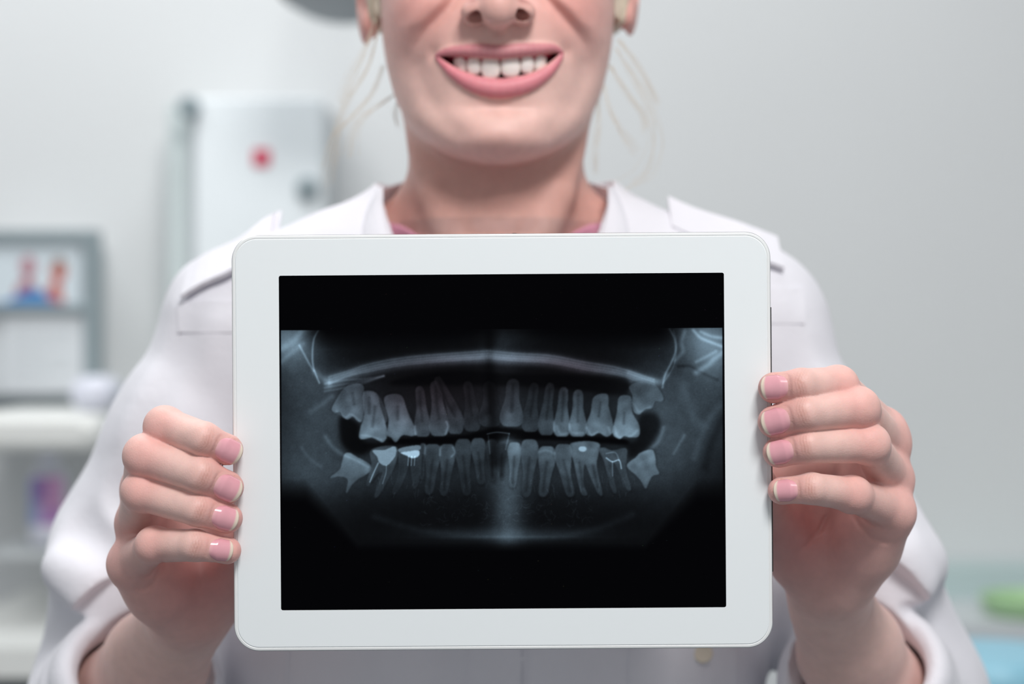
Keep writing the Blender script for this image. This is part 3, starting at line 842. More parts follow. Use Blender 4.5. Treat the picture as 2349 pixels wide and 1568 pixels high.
def prep(h):
    for fg in h['fingers']:
        for i, j in enumerate(fg):
            if len(j) == 4:
                Y = tipY(j[3]) if j[2] is None else j[2]
                fg[i] = (P(j[0], j[1], Y).astype(f32), j[3])
    h['carp'] = [P(*c).astype(f32) for c in h['carp']]
    for key in ('hyp', 'then', 'thumb', 'web'):
        h[key] = [(P(a, b_, c).astype(f32), r) for a, b_, c, r in h[key]]
    h['wrist'] = P(*h['wrist']).astype(f32); h['elbow'] = np.array(h['elbow'], f32)
    h['hollow'] = P(*h['hollow']).astype(f32)
    # nail frames
    h['nails'] = []
    for fg in h['fingers']:
        D, rd = fg[2]; Tt, rt = fg[3]
        u = (Tt - D); L = float(np.linalg.norm(u)); u = u / L
        n0 = np.array([0, -1, 0.10]); n = n0 - (n0 @ u) * u; n /= np.linalg.norm(n)
        v = np.cross(n, u)
        h['nails'].append((D, Tt, rd, rt, L, u, n, v))
for h in HANDS.values(): prep(h)

def nail_len(rt): return 1.98 * rt
def hand_field(h):
    W, E = h['wrist'], h['elbow']
    ax = (E - W) / np.linalg.norm(E - W)
    # widest axis of the forearm lies across the view
    lat = np.cross(ax, [0, -1, 0]); lat /= np.linalg.norm(lat)
    def f(p):
        palm = None
        rr = (10.5, 10.5, 10.5, 10.5)
        for i in range(4):
            e = cone(p, h['fingers'][i][0][0], h['carp'][i], h['fingers'][i][0][1], 12.0)
            palm = e if palm is None else smin(palm, e, 8.0)
        hp = h['hyp']
        palm = smin(palm, chain(p, [a for a, _ in hp], [r for _, r in hp], 6), 9.0)
        tp = h['then']
        palm = smin(palm, chain(p, [a for a, _ in tp], [r for _, r in tp], 6), 8.0)
        # forearm
        mid = W + ax * 110
        q = p - W
        la = q @ lat.astype(f32)
        pw = p - (la * 0.12)[:, None] * lat.astype(f32)     # slightly wider than deep
        fa = chain(pw, [W + ax * 2, W + ax * 45, mid, E], [18.5, 22.0, 30.0, 33.0], 10)
        palm = smin(palm, fa, 12.0)
        if 'web' in h:
            wb = h['web']; palm = smin(palm, chain(p, [a for a, _ in wb], [r for _, r in wb], 4), 9.0)
        d = palm
        th = h['thumb']
        d = smin(d, chain(p, [a for a, _ in th], [r for _, r in th], 4), 6.0)
        for k, fg in enumerate(h['fingers']):
            (m, rm), (pi, rp), (di, rd), (ti, rt) = fg
            e = smin(cone(p, m, pi, rm, rp * .97), cone(p, pi, di, rp, rd), 3.0)
            mid_ = pi * 0.5 + di * 0.5
            e = smin(e, cone(p, di, ti, rd, rt), 1.6)
            # knuckle fullness on the back of the finger, pulp on the pad
            D, T_, _, _, L, u, n, v = h['nails'][k]
            e = smin(e, ellip(p, pi + np.array([0, -1.2, 0]), (rp * .98, rp * .92, rp * .98)), 3.0)
            e = smin(e, ellip(p, ti - n * 0.9 + u * 0.2, (rt, rt * .95, rt * .95)), 2.5)
            # bed in which the nail lies
            q = p - D
            a = q @ u.astype(f32); b_ = q @ v.astype(f32); c = q @ n.astype(f32)
            s = np.sqrt(b_ * b_ + c * c)
            NL = nail_len(rt); l0 = 0.36 * L
            rad = rd + (rt - rd) * np.clip(a / L, 0, 1) - 0.35
            outl = np.sqrt(((a - (l0 + NL * .55)) / (NL * .58)) ** 4 + (b_ / (rt * .88)) ** 4 + 1e-9) ** 0.4 - 1
            cut = np.maximum(outl * rt * .8, rad - s)
            cut = np.maximum(cut, -c)
            e = smax(e, -cut, 0.7)
            d = smin(d, e, 6.5) if False else np.minimum(d, e) if k == 99 else blend_base(d, e, p, pi, m)
        # creases
        for cr_ in h['creases']:
            pts = cr_
            X = 1174.5 + p[:, 0] * F_PX / p[:, 1]; Z = 784 - p[:, 2] * F_PX / p[:, 1]
            dd = poly2(X, Z, pts)
            d = d + np.where(p[:, 1] < 880, 0.95 * np.exp(-(dd / 6.0) ** 2) * np.clip(np.sqrt(np.minimum((X - pts[0][0]) ** 2 + (Z - pts[0][1]) ** 2, (X - pts[-1][0]) ** 2 + (Z - pts[-1][1]) ** 2)) / 22, 0.15, 1), 0).astype(f32)
        # wrinkles over the last finger joints
        for k, fg in enumerate(h['fingers']):
            (pi, rp), (di, rd) = fg[1], fg[2]
            D, T_, _, _, L, u, n, v = h['nails'][k]
            q = p - di; a = q @ u.astype(f32); c = q @ n.astype(f32)
            near = np.exp(-np.einsum('ij,ij->i', q, q) / (rd * 1.25) ** 2) * (c > 0)
            b_ = q @ v.astype(f32); s_ = a + 0.035 * b_ * b_ + 0.25 * np.sin(b_ * 0.9 + k)
            lines = sum(w_ * np.exp(-((s_ - o_) / 0.34) ** 2) for o_, w_ in ((-2.1, .55), (-0.9, .9), (0.35, 1.0), (1.7, .6)))
            d = d + (near * 0.30 * lines).astype(f32)
            q = p - pi; a = q @ u.astype(f32); b_ = q @ v.astype(f32); c = q @ n.astype(f32)
            near = np.exp(-np.einsum('ij,ij->i', q, q) / (rp * 1.15) ** 2) * (c > 0)
            s_ = a + 0.05 * b_ * b_ + 0.3 * np.sin(b_ * 0.8 + k)
            lines = sum(w_ * np.exp(-((s_ - o_) / 0.34) ** 2) for o_, w_ in ((-3.0, .5), (-1.3, .8), (0.6, .7), (2.6, .5)))
            d = d + (near * 0.16 * lines).astype(f32)
        return d
    return f
def blend_base(d, e, p, pi, m):
    """fingers melt into the palm only round their base knuckle; against each other they keep a crease"""
    q = p - m
    w = np.clip(1.25 - np.sqrt(np.einsum('ij,ij->i', q, q)) / 24.0, 0, 1)
    return np.where(w > 0, smin(d, e, 0.6 + 6.0 * w), smin(d, e, 0.6))

def hand_color(h, p):
    c = np.tile(SKIN, (len(p), 1))
    def mixc(col, w):
        w = np.clip(w, 0, 1)[:, None]; return c * (1 - w) + col * w
    def g(q, r): 
        d = p - q; return np.exp(-np.einsum('ij,ij->i', d, d) / (r * r))
    # palm side is redder
    c = mixc(PALM, 0.75 * np.clip(1.15 - np.sqrt(np.sum((p - h['hollow'] - np.array([0, 12, -10])) ** 2, 1)) / 48, 0, 1))
    for k, fg in enumerate(h['fingers']):
        (m, rm), (pi, rp), (di, rd), (ti, rt) = fg
        D, T_, _, _, L, u, n, v = h['nails'][k]
        c = mixc(RED, 0.55 * g(ti - n * 1.0 + u * 3.5, rt * 1.5))
        c = mixc(RED, 0.38 * g(D + u * L * .35 + n * rd * .6, rd * 1.0))
        c = mixc(PINK, 0.55 * g(pi + n * rp * .6, rp * 1.3))
        c = mixc(RED, 0.20 * g(pi + n * rp * .6, rp * .8))
        c = mixc(PINK, 0.6 * g(m, rm * 1.6))
        q = p - D; a = q @ u; b_ = q @ v; s_ = a + 0.035 * b_ * b_ + 0.25 * np.sin(b_ * 0.9 + k)
        ln = sum(w_ * np.exp(-((s_ - o_) / 0.42) ** 2) for o_, w_ in ((-2.1, .6), (-0.9, 1.0), (0.35, 1.0), (1.7, .6)))
        c = mixc(DARK, 0.50 * ln * g(D + n * rd * .7, rd * .8) + 0.10 * g(D + n * rd * .7, rd * .7))
    return c
def finger_nails(h, parent):
    for k in range(4):
        D, Tt, rd, rt, L, u, n, v = h['nails'][k]
        NL = nail_len(rt); l0 = 0.36 * L
        ns, nw = 26, 21
        V = []; C = []
        bed = lin((231, 168, 178)); bed2 = lin((222, 146, 158)); lun = lin((240, 190, 188)); edge = lin((232, 216, 198)); skinc = lin((236, 200, 178))
        phm = math.radians(58)
        for layer in (0.0, -0.45):
            for i in range(ns):
                s = i / (ns - 1)
                for j in range(nw):
                    w_ = -1 + 2 * j / (nw - 1)
                    s_0 = 0.27 * abs(w_) ** 2.4; s_1 = 1 - 0.16 * abs(w_) ** 2.2
                    ss = s_0 + (s_1 - s_0) * s
                    a = l0 + NL * ss
                    r_ = rd + (rt - rd) * min(a / L, 1.0)
                    if a > L: r_ -= 0.045 * (a - L) ** 1.5
                    lift = -0.55 + 0.95 * min(1, s * 3.0) - 0.35 * abs(w_) ** 4
                    narrow = 1 - 0.10 * (1 - ss) - 0.06 * ss ** 4
                    ph = w_ * phm * narrow
                    R_ = r_ + lift + layer
                    V.append(D + u * a + R_ * (math.cos(ph) * n + math.sin(ph) * v))
                    fe = np.clip((ss - (0.79 + 0.055 * (1 - w_ * w_))) / 0.05, 0, 1)
                    lu = np.clip(1 - (ss / 0.20) ** 2 - w_ * w_ * 1.6, 0, 1)
                    cc = bed * (1 - lu * .6) + lun * lu * .6
                    cc = cc * (1 - .35 * w_ * w_) + bed2 * .35 * w_ * w_
                    cc = cc * (1 - fe) + edge * fe
                    C.append(cc)
        V = np.array(V); nn = ns * nw
        q = []
        for i in range(ns - 1):
            for j in range(nw - 1):
                a = i * nw + j
                q.append((a, a + 1, a + nw + 1, a + nw)); q.append((nn + a, nn + a + nw, nn + a + nw + 1, nn + a + 1))
        rim = [j for j in range(nw)] + [i * nw + nw - 1 for i in range(1, ns)] + [(ns - 1) * nw + j for j in range(nw - 2, -1, -1)] + [i * nw for i in range(ns - 2, 0, -1)]
        for a, b_ in zip(rim, rim[1:] + rim[:1]): q.append((b_, a, nn + a, nn + b_))
        me = quads_mesh('fingernail', to_world(V), q, np.array(C))
        o = link_mesh('fingernail', me, M['nail'], parent)
# ---------------------------------------------------------------- body surface: arms
BV = []; BQ = []; BC = []
def add_body(v, q, c):
    o = sum(len(a) for a in BV)
    BV.append(v); BQ.append(q + o); BC.append(c)
for key, lo, hi in (('A', (-262, 774, -262), (-96, 1042, -26)), ('B', (96, 774, -266), (246, 1042, -6))):
    h = HANDS[key]
    # fine mesh for the hand; the forearm runs back into the sleeve in the same surface
    F = hand_field(h)
    v, q = field_mesh(F, lo, hi, 0.62, 0.6)
    add_body(v, q, hand_color(h, v))

# ---------------------------------------------------------------- body surface: head, neck, chest
CX = -8.0
_w = [(93, 5), (94.5, 14), (97, 22), (101, 31), (106, 38), (112, 44), (119, 49), (128, 53.5), (136, 57), (153, 61.5), (165, 63.5), (185, 65.5), (215, 69), (240, 71), (270, 69), (290, 61), (305, 46), (313, 30), (317, 8)]
_f = [(93, 937), (96, 931), (100, 926.5), (105, 923.8), (110, 923), (117, 923), (125, 926), (134, 925), (150, 921), (160, 920), (175, 921), (200, 927), (215, 919), (250, 922), (280, 940), (300, 968), (317, 1005)]
_y = [(93, 948), (100, 954), (110, 963), (119, 972), (136, 984), (153, 994), (185, 1004), (250, 1014), (317, 1014)]
_b = [(93, 956), (98, 972), (102, 984), (110, 1000), (119, 1016), (136, 1040), (153, 1066), (185, 1092), (250, 1110), (290, 1082), (317, 1022)]
tw, tf, tb, ty = (table([a for a, _ in t], [b for _, b in t], 2.6) for t in (_w, _f, _b, _y))
NH = 2.25
def face_y(x, z):
    """front surface of the head at x (from the middle), z"""
    x = np.atleast_1d(np.asarray(x, float)); z = np.atleast_1d(np.asarray(z, float))
    yc = ty(z); ry = yc - tf(z)
    return yc - ry * (1 - np.clip(np.abs(x) / tw(z), 0, .98) ** NH) ** (1 / NH)
def on_face(px, py, dy=0.0, muz=1.5):
    Y = 925.0
    for _ in range(6):
        q = P(px, py, Y); Y = float(face_y(q[0] - CX, q[2])[0]) - muz + dy
    return P(px, py, Y)
UL = [(1001, 127, 0.8), (1025, 119, 1.8), (1060, 116, 2.6), (1105, 116, 3.2), (1146, 119, 3.2), (1190, 115, 3.2), (1235, 112, 2.6), (1268, 110, 1.8), (1289, 119, 0.8)]
LL = [(1002, 131, 0.8), (1018, 147, 1.6), (1046, 170, 2.9), (1092, 194, 4.3), (1148, 203, 4.9), (1208, 192, 4.3), (1254, 166, 2.9), (1278, 141, 1.7), (1290, 123, 0.8)]
def _sm(L_): return [tuple(t) for t in cr([np.array(a, float) for a in L_], 3, False)]
UL = _sm(UL); LL = _sm(LL)
UP = [on_face(a, b_, 0.6).astype(f32) for a, b_, _ in UL]; UR = [r for *_, r in UL]
LP = [on_face(a, b_, 1.0).astype(f32) for a, b_, _ in LL]; LR = [r for *_, r in LL]
def edge_fn(pts):
    q = [on_face(a, b_) for a, b_ in pts]
    X = [t[0] for t in q]; Z = [t[2] for t in q]
    return lambda x: np.interp(x, X, Z).astype(f32), X[0], X[-1]
zu, xa_, xb_ = edge_fn([(1000, 127), (1015, 124), (1050, 126), (1100, 132), (1148, 134), (1205, 129), (1250, 122), (1275, 117), (1291, 119)])
zl, _, _ = edge_fn([(1000, 129), (1020, 143), (1045, 158), (1092, 176), (1150, 185), (1208, 173), (1253, 150), (1275, 134), (1291, 120)])
def fpt(px, py): 
    q = on_face(px, py); return (q[0], q[2])
NLF = [[fpt(1050, -15), fpt(1030, 14), fpt(997, 48), fpt(972, 78), fpt(960, 104), fpt(955, 135)], [fpt(1240, -20), fpt(1262, 8), fpt(1297, 44), fpt(1322, 74), fpt(1336, 98), fpt(1343, 130)]]
MAR = [[fpt(962, 150), fpt(975, 205), fpt(1010, 262), (fpt(1050, 305))], [fpt(1345, 150), fpt(1330, 200), fpt(1298, 255), fpt(1262, 300)]]
MC = on_face(1146, 150)
NT = P(1142, 12, 896.0)
def G2(x, z, cx, cz, sx, sz): return np.exp(-((x - cx) / sx) ** 2 - ((z - cz) / sz) ** 2)
def head_torso(p):
    # neck, with the two neck muscles and a soft throat
    nk = [(-8, 1006, 150), (-9, 1007, 105), (-10, 1009, 60), (-10, 1012, 20)]
    q = p.copy(); q[:, 1] = 1007 + (q[:, 1] - 1007) * 0.95
    n = chain(q, [np.array(a, f32) for a in nk], [45, 45.5, 48, 56], 14)
    for sg in (-1, 1):
        n = smin(n, chain(p, [np.array(a, f32) for a in ((CX + sg * 46, 1000, 130), (CX + sg * 32, 976, 80), (CX + sg * 16, 961, 38))], [7, 8, 6], 5), 9)
        n = smin(n, cone(p, (CX + sg * 30, 1016, 74), (CX + sg * 138, 1008, 8), 20, 24), 16)
    n = smin(n, ellip(p, (CX, 963, 86), (9, 8, 12)), 10)
    ch = ellip(p, (CX, 1014, -70), (134, 68, 118))
    n = smin(n, ch, 22)
    return n
def head_field(p):
    x, y, z = p[:, 0], p[:, 1], p[:, 2]
    d = slices(p, CX, tw, tf, tb, ty, NH)
    d = smax(d, 93.6 - z, 3.0)
    fm = np.clip((985 - y) / 40, 0, 1)
    D = 1.5 * G2(x, z, CX + 1, MC[2] + 2, 30, 17)                       # muzzle
    for sg in (-1, 1):
        D = D + 5.2 * G2(x, z, CX + sg * 43, 176, 17, 17)              # smiling cheeks
        D = D - 1.6 * G2(x, z, CX + sg * 46, 146, 8, 16)
        D = D + 1.3 * G2(x, z, CX + sg * 44, 128, 9, 16)
    D = D + 4.8 * G2(x, z, CX + 2, 105, 16, 8.5)                       # chin ball
    D = D - 2.6 * G2(x, z, CX + 2, 120.5, 19, 4.0)                     # fold between lip and chin
    D = D - 0.5 * G2(x, z, CX + 2, 103, 3, 6)
    for k, c in enumerate(NLF):
        t = poly2(x, z, c)
        side = np.where(k == 0, -1, 1)
        tp_ = np.clip((z - 149) / 16, 0, 1) ** 1.5
        D = D - 3.0 * tp_ * np.exp(-(t / 3.0) ** 2)
        out = [(a + side * 6, b_ + 2.5) for a, b_ in c]
        D = D + 2.8 * tp_ * np.exp(-(poly2(x, z, out) / 6.0) ** 2)
    for c in MAR:
        D = D - 1.1 * np.exp(-(poly2(x, z, c) / 5.0) ** 2)
    for q, a in (((-40.5, 149.5), 1.6), ((27.5, 151.0), 1.6)):         # corners of the mouth
        D = D - a * G2(x, z, q[0], q[1], 3.6, 4.0)
    D = D - 0.7 * G2(x, z, CX + 2, 157, 2.4, 4)                        # philtrum
    for sg in (-1, 1):                                                 # eye sockets
        D = D - 9.0 * G2(x, z, CX + sg * 32, 212, 15, 9)
    d = d - (D * fm).astype(f32)
    n = head_torso(p)
    d = smin(d, n, 6.0)
    # ears
    for sg, ex, ez in ((-1, -82.5, 199), (1, 66.5, 204)):
        e = ellip(p, (ex, 1014, ez), (5, 17, 31), Matrix.Rotation(math.radians(-sg * 14), 3, 'Z'))
        e = smax(e, -ellip(p, (ex + sg * 5, 1010, ez + 5), (5, 10, 19)), 2)
        e = smin(e, ellip(p, (ex + sg * -3, 1005, ez - 21), (5.0, 7.5, 7.6)), 4)
        d = smin(d, e, 3.0)
    for sg in (-1, 1):                                                 # eyelids
        ec = np.array([CX + sg * 32, 947, 212], f32); q_ = p - ec
        d = smin(d, np.sqrt(np.einsum('ij,ij->i', q_, q_)) - 13.4, 3.0)
        sl_ = np.maximum(np.abs(q_[:, 2] + 0.5) - 4.9 * (1 - (q_[:, 0] / 14.0) ** 2), q_[:, 1] + 3)
        d = smax(d, -np.maximum(sl_, np.abs(q_[:, 0]) - 13.5), .8)
    # nose
    nx_ = NT[0]
    nose = chain(p, [np.array(a, f32) for a in ((nx_, 922, 216), (nx_, 909, 190), (nx_, 906.5, 169.2))], [6.5, 7.8, 9.4], 5)
    for sg in (-1, 1):
        nose = smin(nose, ellip(p, (nx_ + sg * 12.6, 914, 167.8), (6.6, 8.8, 6.4)), 6.5)
    nose = smin(nose, chain(p, [np.array(a, f32) for a in ((nx_, 905.5, 166), (nx_, 918, 162.4))], [4.6, 5.2], 2), 5)
    d = smin(d, nose, 4.5)
    for sg, px_, py_ in ((-1, 1096, 34), (1, 1190, 29)):
        c = P(px_, py_, 910.0)
        Rm = Matrix.Rotation(math.radians(sg * 20), 3, 'Y')
        d = smax(d, -ellip(p, c + np.array([0, 0, -0.6]), (5.6, 5.6, 3.1), Rm), 1.6)
    # mouth
    slit = np.maximum(zl(x) - z, z - zu(x))
    slit = np.maximum(slit, np.maximum(xa_ + .5 - x, x - xb_ + .5))
    slit = np.maximum(slit, y - 944)
    d = smax(d, -slit, 1.0)
    d = smax(d, -ellip(p, (MC[0], 951, MC[2] + 3), (25, 20, 10)), 1.5)
    lips = smin(chain(p, UP, UR, 1.0), chain(p, LP, LR, 1.0), 0.8)
    d = smin(d, lips, 1.6)
    return d
def head_color(p):
    x, y, z = p[:, 0], p[:, 1], p[:, 2]
    face = lin((237, 197, 187)); c = np.tile(face, (len(p), 1))
    def mixc(col, w):
        w = np.clip(w, 0, 1)[:, None]; return c * (1 - w) + col * w
    fr = y < 975
    c = mixc(lin((222, 142, 134)), 0.62 * (G2(x, z, CX - 42, 174, 26, 26) + G2(x, z, CX + 42, 176, 24, 24)) * fr)
    c = mixc(lin((222, 150, 140)), 0.35 * G2(x, z, NT[0], 172, 22, 14) * fr)
    c = mixc(lin((224, 160, 152)), 0.30 * (G2(x, z, CX + 2, 104, 26, 9)) * fr)
    c = mixc(lin((228, 170, 160)), 0.30 * (np.exp(-((z - 121) / 6) ** 2 - ((x - CX) / 26) ** 2)) * fr)
    c = mixc(lin((204, 144, 130)), 0.6 * np.clip((104 - z + (y - 950) * .5) / 14, 0, 1) * (y > 938))  # neck skin redder, with the shade under the chin put into its colour
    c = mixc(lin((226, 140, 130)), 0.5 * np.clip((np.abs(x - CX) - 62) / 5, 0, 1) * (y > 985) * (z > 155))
    lu = chain(p, UP, [r + .2 for r in UR], .5); ll = chain(p, LP, [r + .2 for r in LR], .5)
    m = 0.9 * (y < 934) 
    c = mixc(lin((188, 72, 108)), np.clip(0.5 - lu / 0.8, 0, 1) * m)
    c = mixc(lin((218, 58, 112)), np.clip(0.5 - ll / 0.9, 0, 1) * m)
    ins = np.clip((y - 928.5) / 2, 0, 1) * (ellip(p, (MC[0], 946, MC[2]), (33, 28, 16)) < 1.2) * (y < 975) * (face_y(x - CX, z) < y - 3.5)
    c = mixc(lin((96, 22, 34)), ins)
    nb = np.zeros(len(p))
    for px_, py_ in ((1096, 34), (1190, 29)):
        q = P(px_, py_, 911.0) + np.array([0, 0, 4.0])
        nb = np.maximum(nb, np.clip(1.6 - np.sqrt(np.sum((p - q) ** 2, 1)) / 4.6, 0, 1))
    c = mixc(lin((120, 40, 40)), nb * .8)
    return c
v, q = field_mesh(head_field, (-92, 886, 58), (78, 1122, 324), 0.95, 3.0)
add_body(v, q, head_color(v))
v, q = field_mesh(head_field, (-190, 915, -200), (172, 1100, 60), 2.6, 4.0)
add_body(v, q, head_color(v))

# ---------------------------------------------------------------- clothing surfaces
M['coat'] = material('white_cotton', rgb(230, 229, 236), 0.8, noise=0.012, scale=60, bump=0.00025, bscale=350, sheen=0.15)
M['pink'] = material('pink_jersey', rgb(214, 150, 172), 0.8, noise=0.02, scale=80, bump=0.0003, bscale=600)
M['stitch'] = material('seam_thread', rgb(196, 196, 206), 0.8, noise=0.01, scale=80)
M['button'] = material('cream_button', rgb(226, 214, 196), 0.35, noise=0.01, scale=80)
CC = -9.0
cw, cf, cb, cyc = (table([a for a, _ in t], [b for _, b in t], 5.0) for t in (
 [(96, 62), (86, 68), (77, 88), (70, 104), (62, 126), (54, 156), (45, 171), (35, 179), (20, 186), (0, 187), (-40, 168), (-120, 152), (-200, 150), (-330, 158)],
 [(96, 978), (80, 972), (64, 962), (50, 955), (30, 946), (0, 938), (-50, 928), (-120, 925), (-200, 934), (-330, 940)],
 [(96, 1040), (80, 1050), (50, 1068), (0, 1088), (-100, 1094), (-330, 1090)],
 [(96, 1004), (-330, 1004)]))
def FT(px, py, Y): return P(px, py, Y).astype(f32)
SL = dict(
 A=dict(sh=[(CC - 140, 1003, -4), (CC - 170, 998, -58), (CC - 192, 998, -112), (-216, 1012, -200)], r=[46, 46, 50, 52]),
 B=dict(sh=[(CC + 138, 1003, -4), (CC + 163, 998, -56), (CC + 186, 998, -112), (214, 1012, -200)], r=[46, 46, 50, 52]))
def cuff_axis(h):
    W, E = h['wrist'], h['elbow']; ax = (E - W) / np.linalg.norm(E - W); return W, E, ax
# folds: (list of photo points with distance, width, height) positive = ridge
FOLD = [
 ([(372, 700, 965), (300, 900, 955), (255, 1060, 950)], 13, 5),
 ([(470, 720, 950), (430, 850, 948), (400, 1000, 945)], 11, 4),
 ([(520, 800, 945), (505, 900, 940), (520, 1050, 935)], 10, -4),
 ([(420, 760, 950), (450, 900, 945), (455, 960, 940)], 8, -3),
 ([(240, 1050, 948), (270, 1150, 945), (330, 1260, 940)], 9, -4),
 ([(170, 1215, 948), (230, 1255, 940), (320, 1340, 935), (420, 1470, 935)], 12, -10),
 ([(120, 1310, 945), (170, 1375, 935), (280, 1425, 930), (360, 1440, 930)], 13, 9),
 ([(120, 1420, 950), (170, 1440, 940), (260, 1430, 930)], 8, -6),
 ([(200, 1130, 945), (260, 1200, 938), (340, 1290, 935)], 10, 5),
 ([(1790, 640, 955), (1870, 760, 955), (1920, 900, 955)], 12, 4),
 ([(1850, 780, 950), (1835, 880, 945), (1830, 1000, 940)], 8, -4),
 ([(1830, 800, 945), (1900, 830, 950), (1960, 900, 955)], 8, 4),
 ([(1985, 960, 950), (2050, 1120, 950), (2080, 1230, 945)], 12, 5),
 ([(2010, 1290, 940), (2050, 1330, 938), (2080, 1355, 938)], 12, -6),
 ([(2010, 1230, 935), (2080, 1270, 935), (2125, 1330, 935)], 12, 6),
 ([(2000, 1370, 930), (2080, 1385, 930), (2140, 1380, 935)], 11, 6),
 ([(2120, 1440, 945), (2080, 1405, 935), (2020, 1392, 930)], 7, -7),
 ([(560, 1500, 935), (640, 1568, 935)], 8, -4), ([(820, 1480, 930), (800, 1600, 930)], 14, 3), ([(960, 1480, 930), (1000, 1600, 930)], 12, -3),
 ([(1300, 1480, 930), (1270, 1600, 930)], 14, 3), ([(1650, 1480, 935), (1700, 1600, 935)], 12, -4), ([(1760, 1400, 940), (1740, 1600, 940)], 10, -6),
]
FOLD = [([FT(*a) for a in pts], w_, a_) for pts, w_, a_ in FOLD]
def coat_solid(p, folds=True):
    d = slices(p, CC, cw, cf, cb, cyc, 2.35)
    for key, sg in (('A', -1), ('B', 1)):
        s = SL[key]
        W, E, ax = cuff_axis(HANDS[key])
        a = chain(p, [np.array(t, f32) for t in s['sh']], s['r'], 14)
        d = smin(d, a, 16)
        cu = W + ax * 84
        lower = chain(p, [np.array(s['sh'][-1], f32), (W + ax * 130).astype(f32), cu.astype(f32)], [52, 47, 43], 14)
        d = smin(d, lower, 12)
        # fabric sagging over the bent elbow
        d = smin(d, ellip(p, (-211 if sg < 0 else 197, 970, -120), (38, 40, 26)), 16)
    d = np.minimum(d, head_torso(p) - 7.0)
    if folds:
        for pts, w_, a_ in FOLD:
            e = chain(p, pts, [0.0] * len(pts), 3) if len(pts) > 1 else None
            d = d - (a_ * 0.75 * np.exp(-(e / w_) ** 2)).astype(f32)
        # soft irregularity of hanging cloth
        x, y, z = p[:, 0], p[:, 1], p[:, 2]
        d = d + (1.0 * np.sin(x / 17 + 0.6 * np.sin(z / 23)) * np.sin(z / 31 + x / 40) + 0.5 * np.sin(x / 7.5 + z / 15 + y / 19)).astype(f32)
    return d
def neck_cut(p):
    """opening of the coat: round behind the neck, a long V in front"""
    x, y, z = p[:, 0] - CC, p[:, 1], p[:, 2]
    hw = np.interp(z, [-60, 0, 10, 30, 58, 78, 96, 130], [-40, -20, 12, 42, 55, 62, 64, 64])
    a = np.abs(x) - hw
    ell = (np.sqrt((x / 66) ** 2 + ((y - 1002) / 50) ** 2) - 1) * 50
    return np.where(y < 1000, np.minimum(np.maximum(a, -10), ell + 0), ell).astype(f32) if False else np.minimum(ell, np.maximum(a, y - 1000)).astype(f32)
def coat_field(p):
    s = coat_solid(p)
    th_ = np.full(len(p), 4.6, f32)
    for key in 'AB':
        W, E, ax = cuff_axis(HANDS[key]); t = (p - W) @ ax.astype(f32)
        q = p - W - t[:, None] * ax.astype(f32); r = np.sqrt(np.einsum('ij,ij->i', q, q))
        th_ = np.where((t > 40) & (t < 150) & (r < 62), 20.0, th_)
    d = np.maximum(s, -(s + th_))                       # a cloth shell
    d = np.maximum(d, -neck_cut(p))
    d = np.maximum(d, p[:, 2] - 92)
    for key in 'AB':
        W, E, ax = cuff_axis(HANDS[key])
        t = (p - W) @ ax.astype(f32)
        q = p - W - t[:, None] * ax.astype(f32); r = np.sqrt(np.einsum('ij,ij->i', q, q))
        d = np.maximum(d, -np.maximum(np.maximum(np.maximum(r - 52, t - 73), 10 - t), p[:, 1] - 940))
        # open the sleeve end
        d = np.maximum(d, -np.maximum(np.maximum(r - 35.5, t - 130), 10 - t))
        # rolled cuff
        for tt, rr, th in ((80, 39.0, 7.0), (94, 42.0, 6.5)):
            ang = np.arctan2(q[:, 0], q[:, 2])
            wob = 1.6 * np.sin(3 * ang + tt)
            d = smin(d, (np.hypot(r - rr - wob * .6, (t - tt - wob) * 0.55) - th).astype(f32), 2.5)
    return d
cv, cq = field_mesh(coat_field, (-275, 880, -285), (262, 1112, 98), 1.7, 2.5)
coat_me = quads_mesh('white_coat', to_world(cv), cq)
def shirt_field(p):
    s = head_body(p) - 2.2
    zc = 47 + (p[:, 1] - 950) * 0.46
    d = np.maximum(s, -(s + 1.8))
    d = np.maximum(d, p[:, 2] - zc)
    ell = (np.sqrt(((p[:, 0] + 10) / 300) ** 2) - 1)
    return d
def head_body(p): return head_torso(p)
sv, sq = field_mesh(shirt_field, (-120, 925, -60), (100, 1075, 120), 1.3, 2.0)
shirt_me = quads_mesh('pink_shirt', to_world(sv), sq)

def surf_y(px, py, fld, y0=880.0, y1=1080.0):
    """distance at which the sight line through a photo point meets a surface"""
    Y = np.linspace(y0, y1, 401)
    pts = np.stack([(px - 1174.5) * Y / F_PX, Y, (784 - py) * Y / F_PX], 1).astype(f32)
    s = fld(pts); k = np.nonzero(s < 0)[0]
    return float(Y[k[0]]) if len(k) else None
body = link_mesh('person', quads_mesh('person', to_world(np.concatenate(BV)), np.concatenate(BQ), np.concatenate(BC)), M['skin'])
for key in 'AB': finger_nails(HANDS[key], body)

coat = link_mesh('white_coat', coat_me, M['coat'], body)
shirt = link_mesh('pink_shirt', shirt_me, M['pink'], body)
